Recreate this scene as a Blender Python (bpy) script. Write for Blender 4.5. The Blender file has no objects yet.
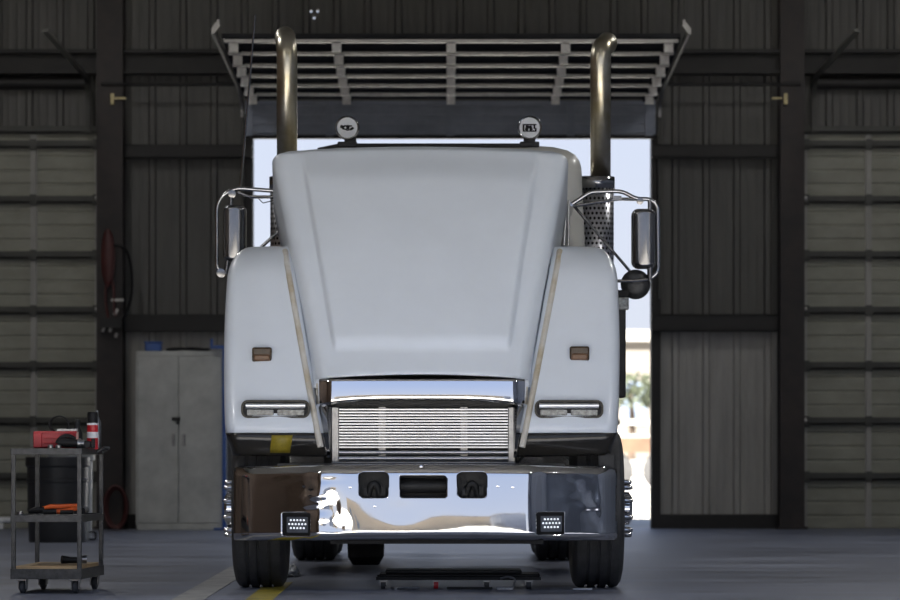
import bpy, bmesh, math, random
from mathutils import Vector, Matrix, Euler
random.seed(4)
S = bpy.context.scene
C = S.collection
PI = math.pi
F = 3616.0            # focal length in pixels at 900 px width
HZ = 444.0            # row of the horizon
CAMZ = 0.92

def at(px, py, Y):
    """the point that stands Y metres from the camera"""
    return Vector(((px - 450.0) * Y / F, Y, CAMZ + (HZ - py) * Y / F))

# ------------------------------------------------------------------ materials
def mat(name, col, rough=0.5, metal=0.0, noise=0.0, nscale=6.0, bump=0.0, bscale=40.0, coat=0.0,
        col2=None, stretch=None, rvar=0.0, emit=None, estr=0.0, spec=0.5, trans=0.0, detail=5.0):
    m = bpy.data.materials.new(name); m.use_nodes = True
    nt = m.node_tree; b = nt.nodes['Principled BSDF']
    b.inputs['Base Color'].default_value = (*col, 1)
    b.inputs['Roughness'].default_value = rough
    b.inputs['Metallic'].default_value = metal
    b.inputs['Specular IOR Level'].default_value = spec
    if coat: 
        b.inputs['Coat Weight'].default_value = coat
        b.inputs['Coat Roughness'].default_value = 0.06
    if trans: b.inputs['Transmission Weight'].default_value = trans
    if emit:
        b.inputs['Emission Color'].default_value = (*emit, 1)
        b.inputs['Emission Strength'].default_value = estr
    tc = nt.nodes.new('ShaderNodeTexCoord'); mp = nt.nodes.new('ShaderNodeMapping')
    nt.links.new(tc.outputs['Object'], mp.inputs['Vector'])
    if stretch: mp.inputs['Scale'].default_value = stretch
    if noise or rvar:
        n = nt.nodes.new('ShaderNodeTexNoise'); n.inputs['Scale'].default_value = nscale
        n.inputs['Detail'].default_value = detail; n.inputs['Roughness'].default_value = 0.62
        nt.links.new(mp.outputs['Vector'], n.inputs['Vector'])
        r = nt.nodes.new('ShaderNodeValToRGB')
        c2 = col2 or tuple(max(0, c * (1 - noise)) for c in col)
        r.color_ramp.elements[0].position = 0.34; r.color_ramp.elements[1].position = 0.66
        r.color_ramp.elements[0].color = (*c2, 1); r.color_ramp.elements[1].color = (*col, 1)
        nt.links.new(n.outputs['Fac'], r.inputs['Fac'])
        if noise: nt.links.new(r.outputs['Color'], b.inputs['Base Color'])
        if rvar:
            mr = nt.nodes.new('ShaderNodeMapRange')
            mr.inputs['From Min'].default_value = 0.3; mr.inputs['From Max'].default_value = 0.7
            mr.inputs['To Min'].default_value = rough; mr.inputs['To Max'].default_value = rough + rvar
            nt.links.new(n.outputs['Fac'], mr.inputs['Value']); nt.links.new(mr.outputs['Result'], b.inputs['Roughness'])
    if bump:
        n2 = nt.nodes.new('ShaderNodeTexNoise'); n2.inputs['Scale'].default_value = bscale; n2.inputs['Detail'].default_value = 3
        nt.links.new(mp.outputs['Vector'], n2.inputs['Vector'])
        bp = nt.nodes.new('ShaderNodeBump'); bp.inputs['Strength'].default_value = bump; bp.inputs['Distance'].default_value = 0.01
        nt.links.new(n2.outputs['Fac'], bp.inputs['Height']); nt.links.new(bp.outputs['Normal'], b.inputs['Normal'])
    return m

M = {}
M['paint'] = mat('white_paint', (.66, .71, .775), .30, noise=.05, nscale=2.2, coat=.25, rvar=.08)
M['dirty'] = mat('yellowed_white_paint', (.62, .62, .60), .4, noise=.3, nscale=3.5, col2=(.40, .34, .24), detail=8)
M['cabpaint'] = mat('aged_cream_white_paint', (.64, .63, .575), .35, noise=.08, nscale=2.2, coat=.2)
M['trimlit'] = mat('bright_polished_trim', (.92, .92, .93), .32, .9, noise=.05, nscale=20)
M['shell'] = mat('grey_mirror_shell', (.24, .24, .245), .22, .9, noise=.1, nscale=10)
M['chrome'] = mat('chrome', (.80, .80, .82), .035, 1, rvar=.03, nscale=9)
M['bchrome'] = mat('dented_chrome', (.78, .775, .78), .035, 1, bump=.035, bscale=5, rvar=.03, nscale=12)
M['dchrome'] = mat('dull_chrome', (.40, .40, .41), .10, 1, rvar=.05, nscale=20)
M['stack'] = mat('stack_chrome', (.68, .64, .55), .30, 1, col2=(.48, .42, .28), noise=.3, nscale=4)
M['alu'] = mat('brushed_aluminium', (.50, .50, .51), .34, 1, noise=.1, nscale=30)
M['black'] = mat('black_plastic', (.012, .012, .013), .5, noise=.3, nscale=30, spec=.2)
M['gloss'] = mat('dark_glossy_trim', (.035, .033, .03), .16, .3, noise=.3, nscale=8)
M['grime'] = mat('greasy_black_steel', (.02, .02, .02), .6, noise=.5, nscale=12, bump=.3, bscale=30)
M['rubber'] = mat('tyre_rubber', (.06, .06, .062), .62, noise=.35, nscale=18, bump=.15, bscale=70)
M['glass'] = mat('dark_glass', (.02, .024, .03), .04, 0, coat=.3, rvar=.02, nscale=3)
M['lens'] = mat('lamp_lens', (.42, .43, .42), .12, .35, noise=.6, nscale=45)
M['led'] = mat('led_board', (.10, .11, .13), .35, .2, noise=.2, nscale=40)
M['ledlit'] = mat('led_emitter', (.9, .93, 1), .3, emit=(.9, .95, 1), estr=.55, rvar=.01)
M['white'] = mat('white_cover', (.74, .76, .79), .4, noise=.08, nscale=30)
M['amber'] = mat('brown_amber_lens', (.15, .075, .035), .28, noise=.35, nscale=40)
M['amberdk'] = mat('dark_amber_lens', (.055, .034, .018), .25, noise=.3, nscale=40)
M['yellow'] = mat('dull_yellow', (.27, .21, .015), .5, noise=.3, nscale=30)
M['floor'] = mat('concrete_floor', (.25, .272, .345), .34, noise=.5, nscale=1.7, col2=(.10, .11, .145), stretch=(.35, 1.4, 1), rvar=.22, bump=.05, bscale=10, detail=9, spec=.4)
M['line'] = mat('worn_floor_paint', (.42, .41, .38), .5, noise=.6, nscale=5, col2=(.22, .22, .22), detail=9)
M['yline'] = mat('yellow_floor_paint', (.48, .38, .03), .5, noise=.6, nscale=6, col2=(.24, .20, .05), detail=9)
M['wall'] = mat('grey_metal_siding', (.098, .095, .088), .55, noise=.2, nscale=2.5, stretch=(3, 3, .5))
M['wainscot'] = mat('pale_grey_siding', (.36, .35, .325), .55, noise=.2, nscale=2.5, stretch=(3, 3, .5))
M['steel'] = mat('dark_primer_steel', (.016, .0145, .014), .6, noise=.35, nscale=5)
M['rust'] = mat('oxide_primer_steel', (.036, .026, .024), .6, noise=.45, nscale=4, col2=(.016, .014, .014))
M['door'] = mat('olive_door_panel', (.30, .298, .245), .5, noise=.22, nscale=2.6, stretch=(1, 1, 2))
M['doordk'] = mat('door_strut_steel', (.055, .055, .048), .5, noise=.3, nscale=6)
M['galv'] = mat('galvanised_steel', (.40, .39, .375), .38, .7, noise=.25, nscale=14)
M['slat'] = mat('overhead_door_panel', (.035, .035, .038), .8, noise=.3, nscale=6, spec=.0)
M['plate'] = mat('zinc_hinge_plate', (.86, .84, .80), .5, .0, noise=.3, nscale=14)
M['bluelit'] = mat('blue_lit_door_panel', (.24, .27, .34), .42, noise=.25, nscale=3)  # bluish light on the hanging door section put into its colour
M['roof'] = mat('roof_sheet', (.20, .20, .195), .6, noise=.2, nscale=1.5)
M['brownwall'] = mat('brown_wall_liner', (.15, .105, .075), .6, noise=.3, nscale=1.2)
M['bluewall'] = mat('blue_grey_wall_liner', (.20, .235, .31), .6, noise=.2, nscale=1.2)
M['cabinet'] = mat('grey_enamel', (.56, .57, .54), .42, noise=.3, nscale=3.5, col2=(.40, .41, .39), detail=8)
M['blue'] = mat('blue_paint', (.05, .13, .42), .4, noise=.3, nscale=12)
M['cart'] = mat('worn_cart_steel', (.075, .075, .075), .42, .5, noise=.5, nscale=25)
M['wood'] = mat('pale_plywood', (.52, .36, .19), .6, noise=.35, nscale=8, stretch=(1, 8, 8))
M['red'] = mat('red_plastic', (.50, .015, .025), .38, noise=.2, nscale=20)
M['dred'] = mat('dark_red_rubber', (.085, .02, .018), .5, noise=.3, nscale=20)
M['orange'] = mat('orange_plastic', (.75, .13, .02), .42, noise=.25, nscale=25)
M['barrel'] = mat('charcoal_plastic_drum', (.035, .037, .042), .42, noise=.25, nscale=6)
M['binlight'] = mat('pale_grey_plastic', (.42, .44, .45), .45, noise=.2, nscale=8)
M['ground'] = mat('pale_outdoor_concrete', (.36, .345, .32), .8, noise=.2, nscale=.4)
M['cream'] = mat('cream_stucco', (.15, .137, .12), .8, noise=.12, nscale=.6)
M['greybld'] = mat('grey_stucco', (.40, .42, .45), .8, noise=.12, nscale=.6)
M['beige'] = mat('beige_stucco', (.42, .36, .28), .8, noise=.12, nscale=.6)
M['winblue'] = mat('blue_grey_window', (.16, .20, .27), .2, noise=.2, nscale=2)
M['leaf'] = mat('leaf_green', (.07, .085, .05), .7, noise=.5, nscale=5)
M['bark'] = mat('bark', (.10, .07, .05), .8, noise=.5, nscale=8)
M['trail'] = mat('rusty_orange_paint', (.13, .075, .045), .6, noise=.4, nscale=2)
M['trailw'] = mat('faded_white_paint', (.30, .29, .275), .6, noise=.2, nscale=2)
FILL_LAMPS = [(-5.2, 19.5, 62), (5.2, 19.5, 62), (-4.6, 28.5, 50), (4.6, 28.5, 50), (-4.2, 34.5, 45), (4.2, 34.5, 45)]  # added fill lamps above the view: x, y, power
M['lamp'] = mat('fill_lamp_lens', (.9, .93, 1), .3, emit=(.9, .95, 1), estr=8, rvar=.01)
M['glove'] = mat('dull_tool_steel', (.33, .33, .34), .3, .9, noise=.4, nscale=50)
M['brass'] = mat('dull_brass', (.42, .36, .20), .4, .6, noise=.3, nscale=30)

def perforated():
    m = mat('perforated_shield', (.72, .72, .76), .28, 1)
    nt = m.node_tree; b = nt.nodes['Principled BSDF']
    tc = nt.nodes.new('ShaderNodeTexCoord'); sx = nt.nodes.new('ShaderNodeSeparateXYZ')
    nt.links.new(tc.outputs['UV'], sx.inputs[0])
    def math_(op, a, bb=None, v=None):
        n = nt.nodes.new('ShaderNodeMath'); n.operation = op
        nt.links.new(a, n.inputs[0])
        if bb is not None: nt.links.new(bb, n.inputs[1])
        elif v is not None: n.inputs[1].default_value = v
        return n.outputs[0]
    u = math_('MULTIPLY', sx.outputs[0], v=26.0); w = math_('MULTIPLY', sx.outputs[1], v=36.0)
    row = math_('FLOOR', w); half = math_('MULTIPLY', math_('MODULO', row, v=2.0), v=0.5)
    fu = math_('SUBTRACT', math_('FRACT', math_('ADD', u, half)), v=0.5); fw = math_('SUBTRACT', math_('FRACT', w), v=0.5)
    d = math_('ADD', math_('MULTIPLY', fu, fu), math_('MULTIPLY', fw, fw))
    hole = math_('LESS_THAN', d, v=0.085)
    mx = nt.nodes.new('ShaderNodeMixRGB'); nt.links.new(hole, mx.inputs[0])
    mx.inputs[1].default_value = (.62, .62, .66, 1); mx.inputs[2].default_value = (.008, .008, .01, 1)
    nt.links.new(mx.outputs[0], b.inputs['Base Color'])
    return m
M['perf'] = perforated()

# ------------------------------------------------------------------ mesh helpers
class MB:
    def __init__(s): s.bm = bmesh.new()
    def box(s, c, size, rot=None):
        g = bmesh.ops.create_cube(s.bm, size=1.0)['verts']
        mt = Matrix.Translation(Vector(c)) @ (Euler(rot).to_matrix().to_4x4() if rot else Matrix()) @ Matrix.Diagonal((*size, 1))
        bmesh.ops.transform(s.bm, matrix=mt, verts=g); return s
    def bx(s, x0, x1, y0, y1, z0, z1):
        return s.box(((x0+x1)/2, (y0+y1)/2, (z0+z1)/2), (abs(x1-x0), abs(y1-y0), abs(z1-z0)))
    def bar(s, p0, p1, w, h, up=(0, 0, 1)):
        p0, p1 = Vector(p0), Vector(p1); d = (p1-p0); L = d.length; d.normalize()
        x = d.cross(Vector(up)); 
        if x.length < 1e-4: x = d.cross(Vector((1, 0, 0)))
        x.normalize(); z = x.cross(d)
        R = Matrix((x, d, z)).transposed().to_4x4()
        g = bmesh.ops.create_cube(s.bm, size=1.0)['verts']
        bmesh.ops.transform(s.bm, matrix=Matrix.Translation((p0+p1)/2) @ R @ Matrix.Diagonal((w, L, h, 1)), verts=g); return s
    def tube(s, pts, r, n=14, caps=True):
        pts = [Vector(p) for p in pts]; rs = r if isinstance(r, (list, tuple)) else [r]*len(pts)
        t0 = (pts[1]-pts[0]).normalized(); up = Vector((0, 0, 1)) if abs(t0.z) < .9 else Vector((0, 1, 0))
        u = t0.cross(up).normalized(); rings = []
        for i, p in enumerate(pts):
            t = (pts[min(i+1, len(pts)-1)] - pts[max(i-1, 0)]).normalized()
            u = (u - t*u.dot(t)).normalized(); v = t.cross(u)
            rings.append([s.bm.verts.new(p + (u*math.cos(2*PI*k/n) + v*math.sin(2*PI*k/n))*rs[i]) for k in range(n)])
        for a, b in zip(rings, rings[1:]):
            for k in range(n): s.bm.faces.new((a[k], a[(k+1) % n], b[(k+1) % n], b[k]))
        if caps: s.bm.faces.new(rings[0][::-1]); s.bm.faces.new(rings[-1])
        return s
    def cyl(s, p0, p1, r, n=20, r2=None): return s.tube([p0, p1], [r, r if r2 is None else r2], n)
    def lathe(s, c, axis, prof, n=40):
        """prof: (radius, height along axis)"""
        a = Vector(axis).normalized(); up = Vector((0, 0, 1)) if abs(a.z) < .9 else Vector((0, 1, 0))
        u = a.cross(up).normalized(); v = a.cross(u); c = Vector(c); rings = []
        for r, h in prof:
            if r < 1e-6: rings.append([s.bm.verts.new(c + a*h)])
            else: rings.append([s.bm.verts.new(c + a*h + (u*math.cos(2*PI*k/n)+v*math.sin(2*PI*k/n))*r) for k in range(n)])
        for A, B in zip(rings, rings[1:]):
            for k in range(n):
                k2 = (k+1) % n
                if len(A) == 1 and len(B) == 1: continue
                if len(A) == 1: s.bm.faces.new((A[0], B[k2], B[k]))
                elif len(B) == 1: s.bm.faces.new((A[k], A[k2], B[0]))
                else: s.bm.faces.new((A[k], A[k2], B[k2], B[k]))
        return s
    def loft(s, rows, cap=False, wrap=False):
        R = [[s.bm.verts.new(p) for p in r] for r in rows]
        for a, b in zip(R, R[1:]):
            n = len(a)
            for k in range(n if wrap else n-1):
                s.bm.faces.new((a[k], a[(k+1) % n], b[(k+1) % n], b[k]))
        if cap: s.bm.faces.new(R[0]); s.bm.faces.new(R[-1][::-1])
        return s
    def prism(s, poly, d):
        d = Vector(d); A = [s.bm.verts.new(p) for p in poly]; B = [s.bm.verts.new(Vector(p)+d) for p in poly]
        s.bm.faces.new(A); s.bm.faces.new(B[::-1])
        for k in range(len(A)): s.bm.faces.new((A[k], B[k], B[(k+1) % len(A)], A[(k+1) % len(A)]))
        return s
    def build(s, name, m, parent=None, smooth=True, bevel=0, angle=35, solid=0, sub=0):
        bmesh.ops.recalc_face_normals(s.bm, faces=s.bm.faces)
        off = Vector((0, 0, 0)); q = parent
        while q: off += q.location; q = q.parent
        me = bpy.data.meshes.new(name); o = bpy.data.objects.new(name, me); C.objects.link(o)
        if parent is None:
            vs = [v.co for v in s.bm.verts]
            off = Vector(((min(v.x for v in vs)+max(v.x for v in vs))/2, (min(v.y for v in vs)+max(v.y for v in vs))/2, min(v.z for v in vs)))
            o.location = off
        bmesh.ops.translate(s.bm, vec=-off, verts=s.bm.verts)
        s.bm.to_mesh(me); s.bm.free()
        o.parent = parent
        me.materials.append(m)
        if smooth:
            me.polygons.foreach_set('use_smooth', [True]*len(me.polygons)); me.set_sharp_from_angle(angle=math.radians(angle))
        if solid:
            md = o.modifiers.new('thickness', 'SOLIDIFY'); md.thickness = solid; md.offset = 0
        if bevel:
            md = o.modifiers.new('bevel', 'BEVEL'); md.width = bevel; md.segments = 2; md.limit_method = 'ANGLE'; md.angle_limit = math.radians(40)
        if sub:
            md = o.modifiers.new('smooth', 'SUBSURF'); md.levels = sub; md.render_levels = sub
        return o

def tag(o, label, cat, group=None, kind=None):
    o['label'] = label; o['category'] = cat
    if group: o['group'] = group
    if kind: o['kind'] = kind
    return o
def thing(name, label, cat, loc, group=None):
    o = bpy.data.objects.new(name, None); C.objects.link(o); o.location = loc; o.empty_display_size = .1
    return tag(o, label, cat, group)
def structure(o, label=None, cat=None):
    o['kind'] = 'structure'
    if label: o['label'] = label
    if cat: o['category'] = cat
    return o
def rrect(cx, cz, w, h, r, n=5):
    pts = []
    for sx, sz, a0 in ((1, 1, 0), (-1, 1, PI/2), (-1, -1, PI), (1, -1, 3*PI/2)):
        for k in range(n+1):
            a = a0 + PI/2*k/n
            pts.append((cx + sx*(w/2-r) + r*math.cos(a), cz + sz*(h/2-r) + r*math.sin(a)))
    return pts
def sstep(a, b, x):
    t = max(0, min(1, (x-a)/(b-a))); return t*t*(3-2*t)
def bez(p0, p1, p2, p3, n=14):
    p0, p1, p2, p3 = map(Vector, (p0, p1, p2, p3)); out = []
    for i in range(n+1):
        t = i/n; u = 1-t; out.append(p0*u**3 + p1*3*u*u*t + p2*3*u*t*t + p3*t**3)
    return out
def path(pts, r=.03, n=5):
    """polyline with rounded corners"""
    pts = [Vector(p) for p in pts]; out = [pts[0]]
    for a, b, c in zip(pts, pts[1:], pts[2:]):
        d1 = (a-b); d2 = (c-b); rr = min(r, d1.length*.45, d2.length*.45)
        q0 = b + d1.normalized()*rr; q1 = b + d2.normalized()*rr
        for k in range(n+1):
            t = k/n; out.append(q0*(1-t)**2 + b*2*t*(1-t) + q1*t*t)
    out.append(pts[-1]); return out

# ================================================================== SETTING
YW = 39.4         # inside face of the far wall
YF = 15.6         # wall with the open bay behind the camera's subject
XS = 9.0; ZR = 7.6
W = lambda px, py: at(px, py, YW)

b = MB(); b.bx(-XS, XS, YF-.2, YW+.25, -.15, 0)
structure(b.build('floor', M['floor'], smooth=False), 'bluish polished concrete workshop floor', 'floor')
b = MB(); b.bx(-XS-.2, XS+.2, YF-.4, YW+.4, ZR, ZR+.15)
structure(b.build('ceiling', M['roof'], smooth=False), 'grey sheet metal roof over the workshop', 'ceiling')
b = MB(); b.bx(-XS-.15, -XS, YF-.2, YW+.2, 0, ZR)
structure(b.build('wall_left', M['brownwall'], smooth=False), 'brown lined side wall at the left', 'wall')
b = MB(); b.bx(XS, XS+.15, YF-.2, YW+.2, 0, ZR)
structure(b.build('wall_right', M['bluewall'], smooth=False), 'blue grey lined side wall at the right', 'wall')
b = MB(); b.bx(4.9, XS, YF-.2, YF, 0, ZR)
structure(b.build('wall_front_right', M['bluewall'], smooth=False), 'blue grey wall right of the wide open bay the truck faces', 'wall')
b = MB(); b.bx(-XS, -4.9, YF-.2, YF, 0, ZR); b.bx(-4.9, 4.9, YF-.2, YF, 6.4, ZR)
structure(b.build('wall_front', M['brownwall'], smooth=False), 'wall around the wide open bay the truck faces', 'wall')

def siding(b, x0, x1, z0, z1, y=YW, pitch=.335, phase=0.0):
    """ribbed sheet siding"""
    pts = []; x = x0; k = math.floor((x0-phase)/pitch)
    pts.append((x0, y))
    while True:
        c = phase + k*pitch
        for dx, dy in ((-.045, 0), (-.025, -.035), (.025, -.035), (.045, 0)):
            X = c+dx
            if x0 < X < x1: pts.append((X, y+dy))
        for f in (.33, .62):
            for dx, dy in ((-.03, 0), (0, -.004), (.03, 0)):
                X = c + pitch*f + dx
                if x0 < X < x1: pts.append((X, y+dy))
        k += 1
        if c > x1: break
    pts.append((x1, y))
    poly = [(px, py, z0) for px, py in pts] + [(x1, y+.12, z0), (x0, y+.12, z0)]
    b.prism(poly, (0, 0, z1-z0))

OX0, OX1, OZ = W(253, 0).x, W(651, 0).x, W(0, 138).z
DLx, DRx = W(101, 0).x, W(801, 0).x
DW = 4.27; DZ = W(0, 127).z
b = MB()
ZW = W(0, 324).z
siding(b, DLx, OX0, ZW, OZ, phase=.11); siding(b, OX1, DRx, ZW, OZ, phase=.11)
siding(b, -XS, DLx-DW, 0, DZ, phase=.11); siding(b, DRx+DW, XS, 0, DZ, phase=.11)
siding(b, -XS, DLx, DZ, ZR, phase=.11); siding(b, DRx, XS, DZ, ZR, phase=.11)
wb = structure(b.build('wall_back', M['wall'], smooth=False), 'grey ribbed metal siding of the far wall', 'wall')
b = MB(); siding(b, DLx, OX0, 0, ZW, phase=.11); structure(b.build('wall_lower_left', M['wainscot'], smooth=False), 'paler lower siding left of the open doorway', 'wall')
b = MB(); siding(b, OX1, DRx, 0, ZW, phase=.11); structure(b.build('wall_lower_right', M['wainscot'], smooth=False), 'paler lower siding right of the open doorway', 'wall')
# three screw holes in the siding over the doorway let daylight through
b = MB(); siding(b, DLx, DRx, OZ, ZR, phase=.11)
wb = structure(b.build('wall_header', M['wall'], smooth=False), 'grey ribbed siding over the open doorway with three screw holes', 'wall')
cut = MB()
for px, py in ((311, 11), (317.5, 11), (314, 17.5)):
    p = W(px, py); cut.cyl((p.x, YW-.3, p.z), (p.x, YW+.4, p.z), .016, 12)
co = cut.build('cutter', M['wall'], smooth=False)
md = wb.modifiers.new('holes', 'BOOLEAN'); md.operation = 'DIFFERENCE'; md.object = co; md.solver = 'EXACT'
def bake(o, extra=()):
    dg = bpy.context.evaluated_depsgraph_get(); dg.update()
    me = bpy.data.meshes.new_from_object(o.evaluated_get(dg)); o.modifiers.clear(); o.data = me
    for e in extra: bpy.data.objects.remove(e, do_unlink=True)
bake(wb, [co])

trim_n = [0]
def trim(b, m, label, bev=0):
    trim_n[0] += 1
    return structure(b.build('trim_%d' % trim_n[0], m, smooth=False, bevel=bev), label, 'wall trim')
# columns (I section) on either side
for xa, xb, side in ((100, 126, 'left'), (777, 801, 'right')):
    x0, x1 = W(xa, 0).x, W(xb, 0).x; b = MB()
    b.bx(x0, x1, YW-.40, YW-.375, 0, ZR); b.bx(x0, x1, YW-.06, YW-.036, 0, ZR); b.bx((x0+x1)/2-.012, (x0+x1)/2+.012, YW-.375, YW-.06, 0, ZR)
    b.bx(x0-.03, x1+.03, YW-.45, YW-.037, 0, .03)
    trim(b, M['rust'], 'dark steel column at the %s of the open bay' % side)
# horizontal girts
for xa, xb, side in ((126, 253, 'left'), (651, 777, 'right')):
    x0, x1 = W(xa, 0).x, W(xb, 0).x
    for ya, yb in ((146, 159), (315, 332)):
        b = MB(); z1, z0 = W(0, ya).z, W(0, yb).z
        b.bx(x0, x1, YW-.20, YW-.04, z0, z0+.02); b.bx(x0, x1, YW-.20, YW-.04, z1-.02, z1); b.bx(x0, x1, YW-.20, YW-.185, z0, z1)
        trim(b, M['steel'], 'dark steel girt on the siding %s of the open bay, %s' % (side, 'upper' if ya < 200 else 'lower'))
    b = MB(); b.bx(x0, x1, YW-.07, YW-.036, 0, .155); structure(b.build('baseboard_%s' % side, M['steel'], smooth=False), 'dark base channel %s of the open bay' % side, 'baseboard')
# eave beam across the whole wall
b = MB(); z1, z0 = W(0, 52).z, W(0, 76).z
b.bx(-XS, XS, YW-.30, YW-.041, z0, z0+.04); b.bx(-XS, XS, YW-.30, YW-.041, z1-.04, z1); b.bx(-XS, XS, YW-.17, YW-.15, z0, z1)
trim(b, M['steel'], 'long dark steel beam across the top of the far wall')
# jambs of the opening
for x, s, side in ((OX0, -1, 'left'), (OX1, 1, 'right')):
    b = MB(); b.bx(x, x+s*.10, YW-.09, YW+.18, 0, OZ+.02)
    trim(b, M['steel'], 'dark %s jamb of the open doorway' % side)

# closed sectional doors either side
def closed_door(n, x0, x1, label):
    inner = x1 if x0 < 0 else x0; sg = -1 if x0 < 0 else 1
    root = bpy.data.objects.new('door_%d' % n, None); C.objects.link(root); root.location = ((x0+x1)/2, YW, 0)
    structure(root, label, 'overhead door')
    H = W(0, 525-55.3).z - W(0, 525).z; z = 0.0; k = 0
    while z < DZ-.02:
        z2 = min(z+H, DZ); b = MB()
        hh = z2-z; nrib = max(1, round(4*hh/H)); poly = [(x0, YW+.03, z+.004)]
        for i in range(nrib):
            a = z + hh*i/nrib
            poly += [(x0, YW+.000, a+.004), (x0, YW+.000, a+hh/nrib*.80), (x0, YW+.010, a+hh/nrib*.86), (x0, YW+.010, a+hh/nrib*.94)]
        poly += [(x0, YW+.03, z2-.004)]
        b.prism(poly, (x1-x0, 0, 0)); b.bx(x0, x1, YW+.028, YW+.05, z-.03, z2+.03); b.build('panel', M['door'], root, smooth=False)
        b = MB(); b.bx(x0+.03, x1-.03, YW-.065, YW-.002, z2-.075, z2-.055); b.bx(x0+.03, x1-.03, YW-.065, YW-.058, z2-.085, z2+.005)
        b.build('strut', M['doordk'], root, smooth=False)
        z = z2; k += 1
    ns = 6
    for i in range(ns+1):
        x = inner + sg*(.03 + (DW-.06)*i/ns); b = MB()
        w = .05
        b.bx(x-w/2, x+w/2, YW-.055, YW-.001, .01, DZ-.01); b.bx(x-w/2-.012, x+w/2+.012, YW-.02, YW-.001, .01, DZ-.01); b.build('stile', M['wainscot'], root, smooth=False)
    for i in range(1, 8):
        for x in (inner+sg*.05, inner+sg*(.03+(DW-.06)/ns)):
            b = MB(); b.bx(x-.035, x+.035, YW-.076, YW-.066, i*H-.10, i*H+.02); b.build('hinge', M['doordk'], root, smooth=False)
        if i in (2, 4, 6):
            b = MB(); b.cyl((inner-sg*.01, YW-.13, i*H-.03), (inner+sg*.05, YW-.13, i*H-.03), .03, 14); b.build('roller', M['galv'], root)
    xt = inner + sg*.13; b = MB()
    zt = W(0, 80).z
    pts = path([(xt, YW-.10, 4.30), (xt, YW-.12, zt), (xt, YW-4.3, zt+.05)], .35, 8)
    for p, q in zip(pts, pts[1:]): b.bar(p, q, .055, .03)
    b.build('track', M['doordk'], root, smooth=False)
    b = MB(); zz = W(0, 84).z; b.cyl((x0+.4 if sg < 0 else inner+.1, YW-.12, zz), (inner-.1 if sg < 0 else x1-.4, YW-.12, zz), .07, 18); b.build('torsion_spring', M['steel'], root)
    return root
closed_door(1, DLx-DW, DLx, 'closed olive sectional door at the left of the far wall')
closed_door(3, DRx, DRx+DW, 'closed olive sectional door at the right of the far wall')

# centre door, rolled up overhead
def open_door():
    root = bpy.data.objects.new('door_2', None); C.objects.link(root); root.location = ((OX0+OX1)/2, YW, OZ)
    structure(root, 'sectional door rolled up overhead above the open doorway', 'overhead door')
    xa, xb = W(247, 0).x, W(655, 0).x
    # bottom section still hanging upright over the doorway
    z0, z1 = OZ, W(0, 102).z; b = MB()
    b.bx(xa, xb, YW-.14, YW-.10, z0, z1)
    for i in range(4): b.bx(xa, xb, YW-.175, YW-.14, z0+.045+i*.098, z0+.085+i*.098)
    for px in (250, 330, 450, 570, 648):
        x = W(px, 0).x; b.bx(x-.04, x+.04, YW-.195, YW-.14, z0+.01, z1-.01)
    b.build('hanging_panel', M['bluelit'], root, smooth=False)
    b = MB(); b.bx(xa, xb, YW-.16, YW-.08, z0-.02, z0+.02); b.build('bottom_seal', M['black'], root, smooth=False)
    # overhead sections: rows seen from below
    rowpx = [100, 92, 83, 73.5, 63, 51, 38.5]; Ys = [YW-.30-.68*i for i in range(7)]
    P = [Vector(((xa+xb)/2, y, CAMZ+(HZ-r)*y/F)) for y, r in zip(Ys, rowpx)]
    for i in range(6):
        a, c = P[i], P[i+1]; dn = (c-a).normalized(); up = Vector((1, 0, 0)).cross(dn)
        if up.z < 0: up = -up
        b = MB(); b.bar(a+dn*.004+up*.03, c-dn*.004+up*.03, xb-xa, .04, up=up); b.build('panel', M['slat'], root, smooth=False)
        b = MB(); b.bx(xa+.02, xb-.02, c.y-.01, c.y+.05, c.z-.040, c.z-.004); b.build('strut', M['galv'], root, smooth=False, bevel=.008)
        for f in (.025, .25, .5, .75, .975):
            x = xa + (xb-xa)*f; w_ = .045
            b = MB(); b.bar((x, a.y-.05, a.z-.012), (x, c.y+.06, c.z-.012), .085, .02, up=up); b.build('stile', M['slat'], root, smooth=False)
            b = MB(); b.bx(x-w_, x+w_, c.y+.055, c.y+.085, c.z-.125, c.z-.035); b.build('hinge', M['plate'], root, smooth=False)
    for xp, sx in ((W(243, 0).x, -1), (W(659, 0).x, 1)):
        b = MB(); Ye = YW-4.7
        MB().bx(xp-.015, xp+.015, YW-.15, YW-.09, 2.5, W(0, 118).z).build('lower_track', M['doordk'], root, smooth=False)
        pts = bez((xp, YW-.12, W(0, 118).z), (xp, YW-.14, W(0, 100).z), (xp, YW-.3, W(0, 97).z), (xp, YW-.8, W(0, 96).z+.02), 6)
        pts += [Vector((xp+sx*.02, Ye, CAMZ+(HZ-31)*Ye/F))]
        for p, q in zip(pts, pts[1:]):
            b.bar(p, q, .03, .06)
        e = pts[-1]; b.bar(e, e+Vector((-sx*.05, 0, .07)), .03, .05); b.bar(e+Vector((-sx*.05, 0, .06)), e+Vector((-sx*.05, 0, .11)), .025, .025, up=(0, 1, 0))
        b.build('track', M['galv'], root, smooth=False)
        b = MB(); b.bar(e+Vector((-sx*.05, .01, .09)), Vector((e.x-sx*.05, e.y+.01, ZR)), .012, .012, up=(0, 1, 0)); b.build('hanger', M['steel'], root, smooth=False)
    return root
open_door()
b = MB(); z = W(0, 88).z
b.cyl((W(105, 0).x, YW-.42, z), (W(797, 0).x, YW-.42, z), .018, 10)
trim(b, M['steel'], 'thin dark torsion shaft running above the open doorway')

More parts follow.
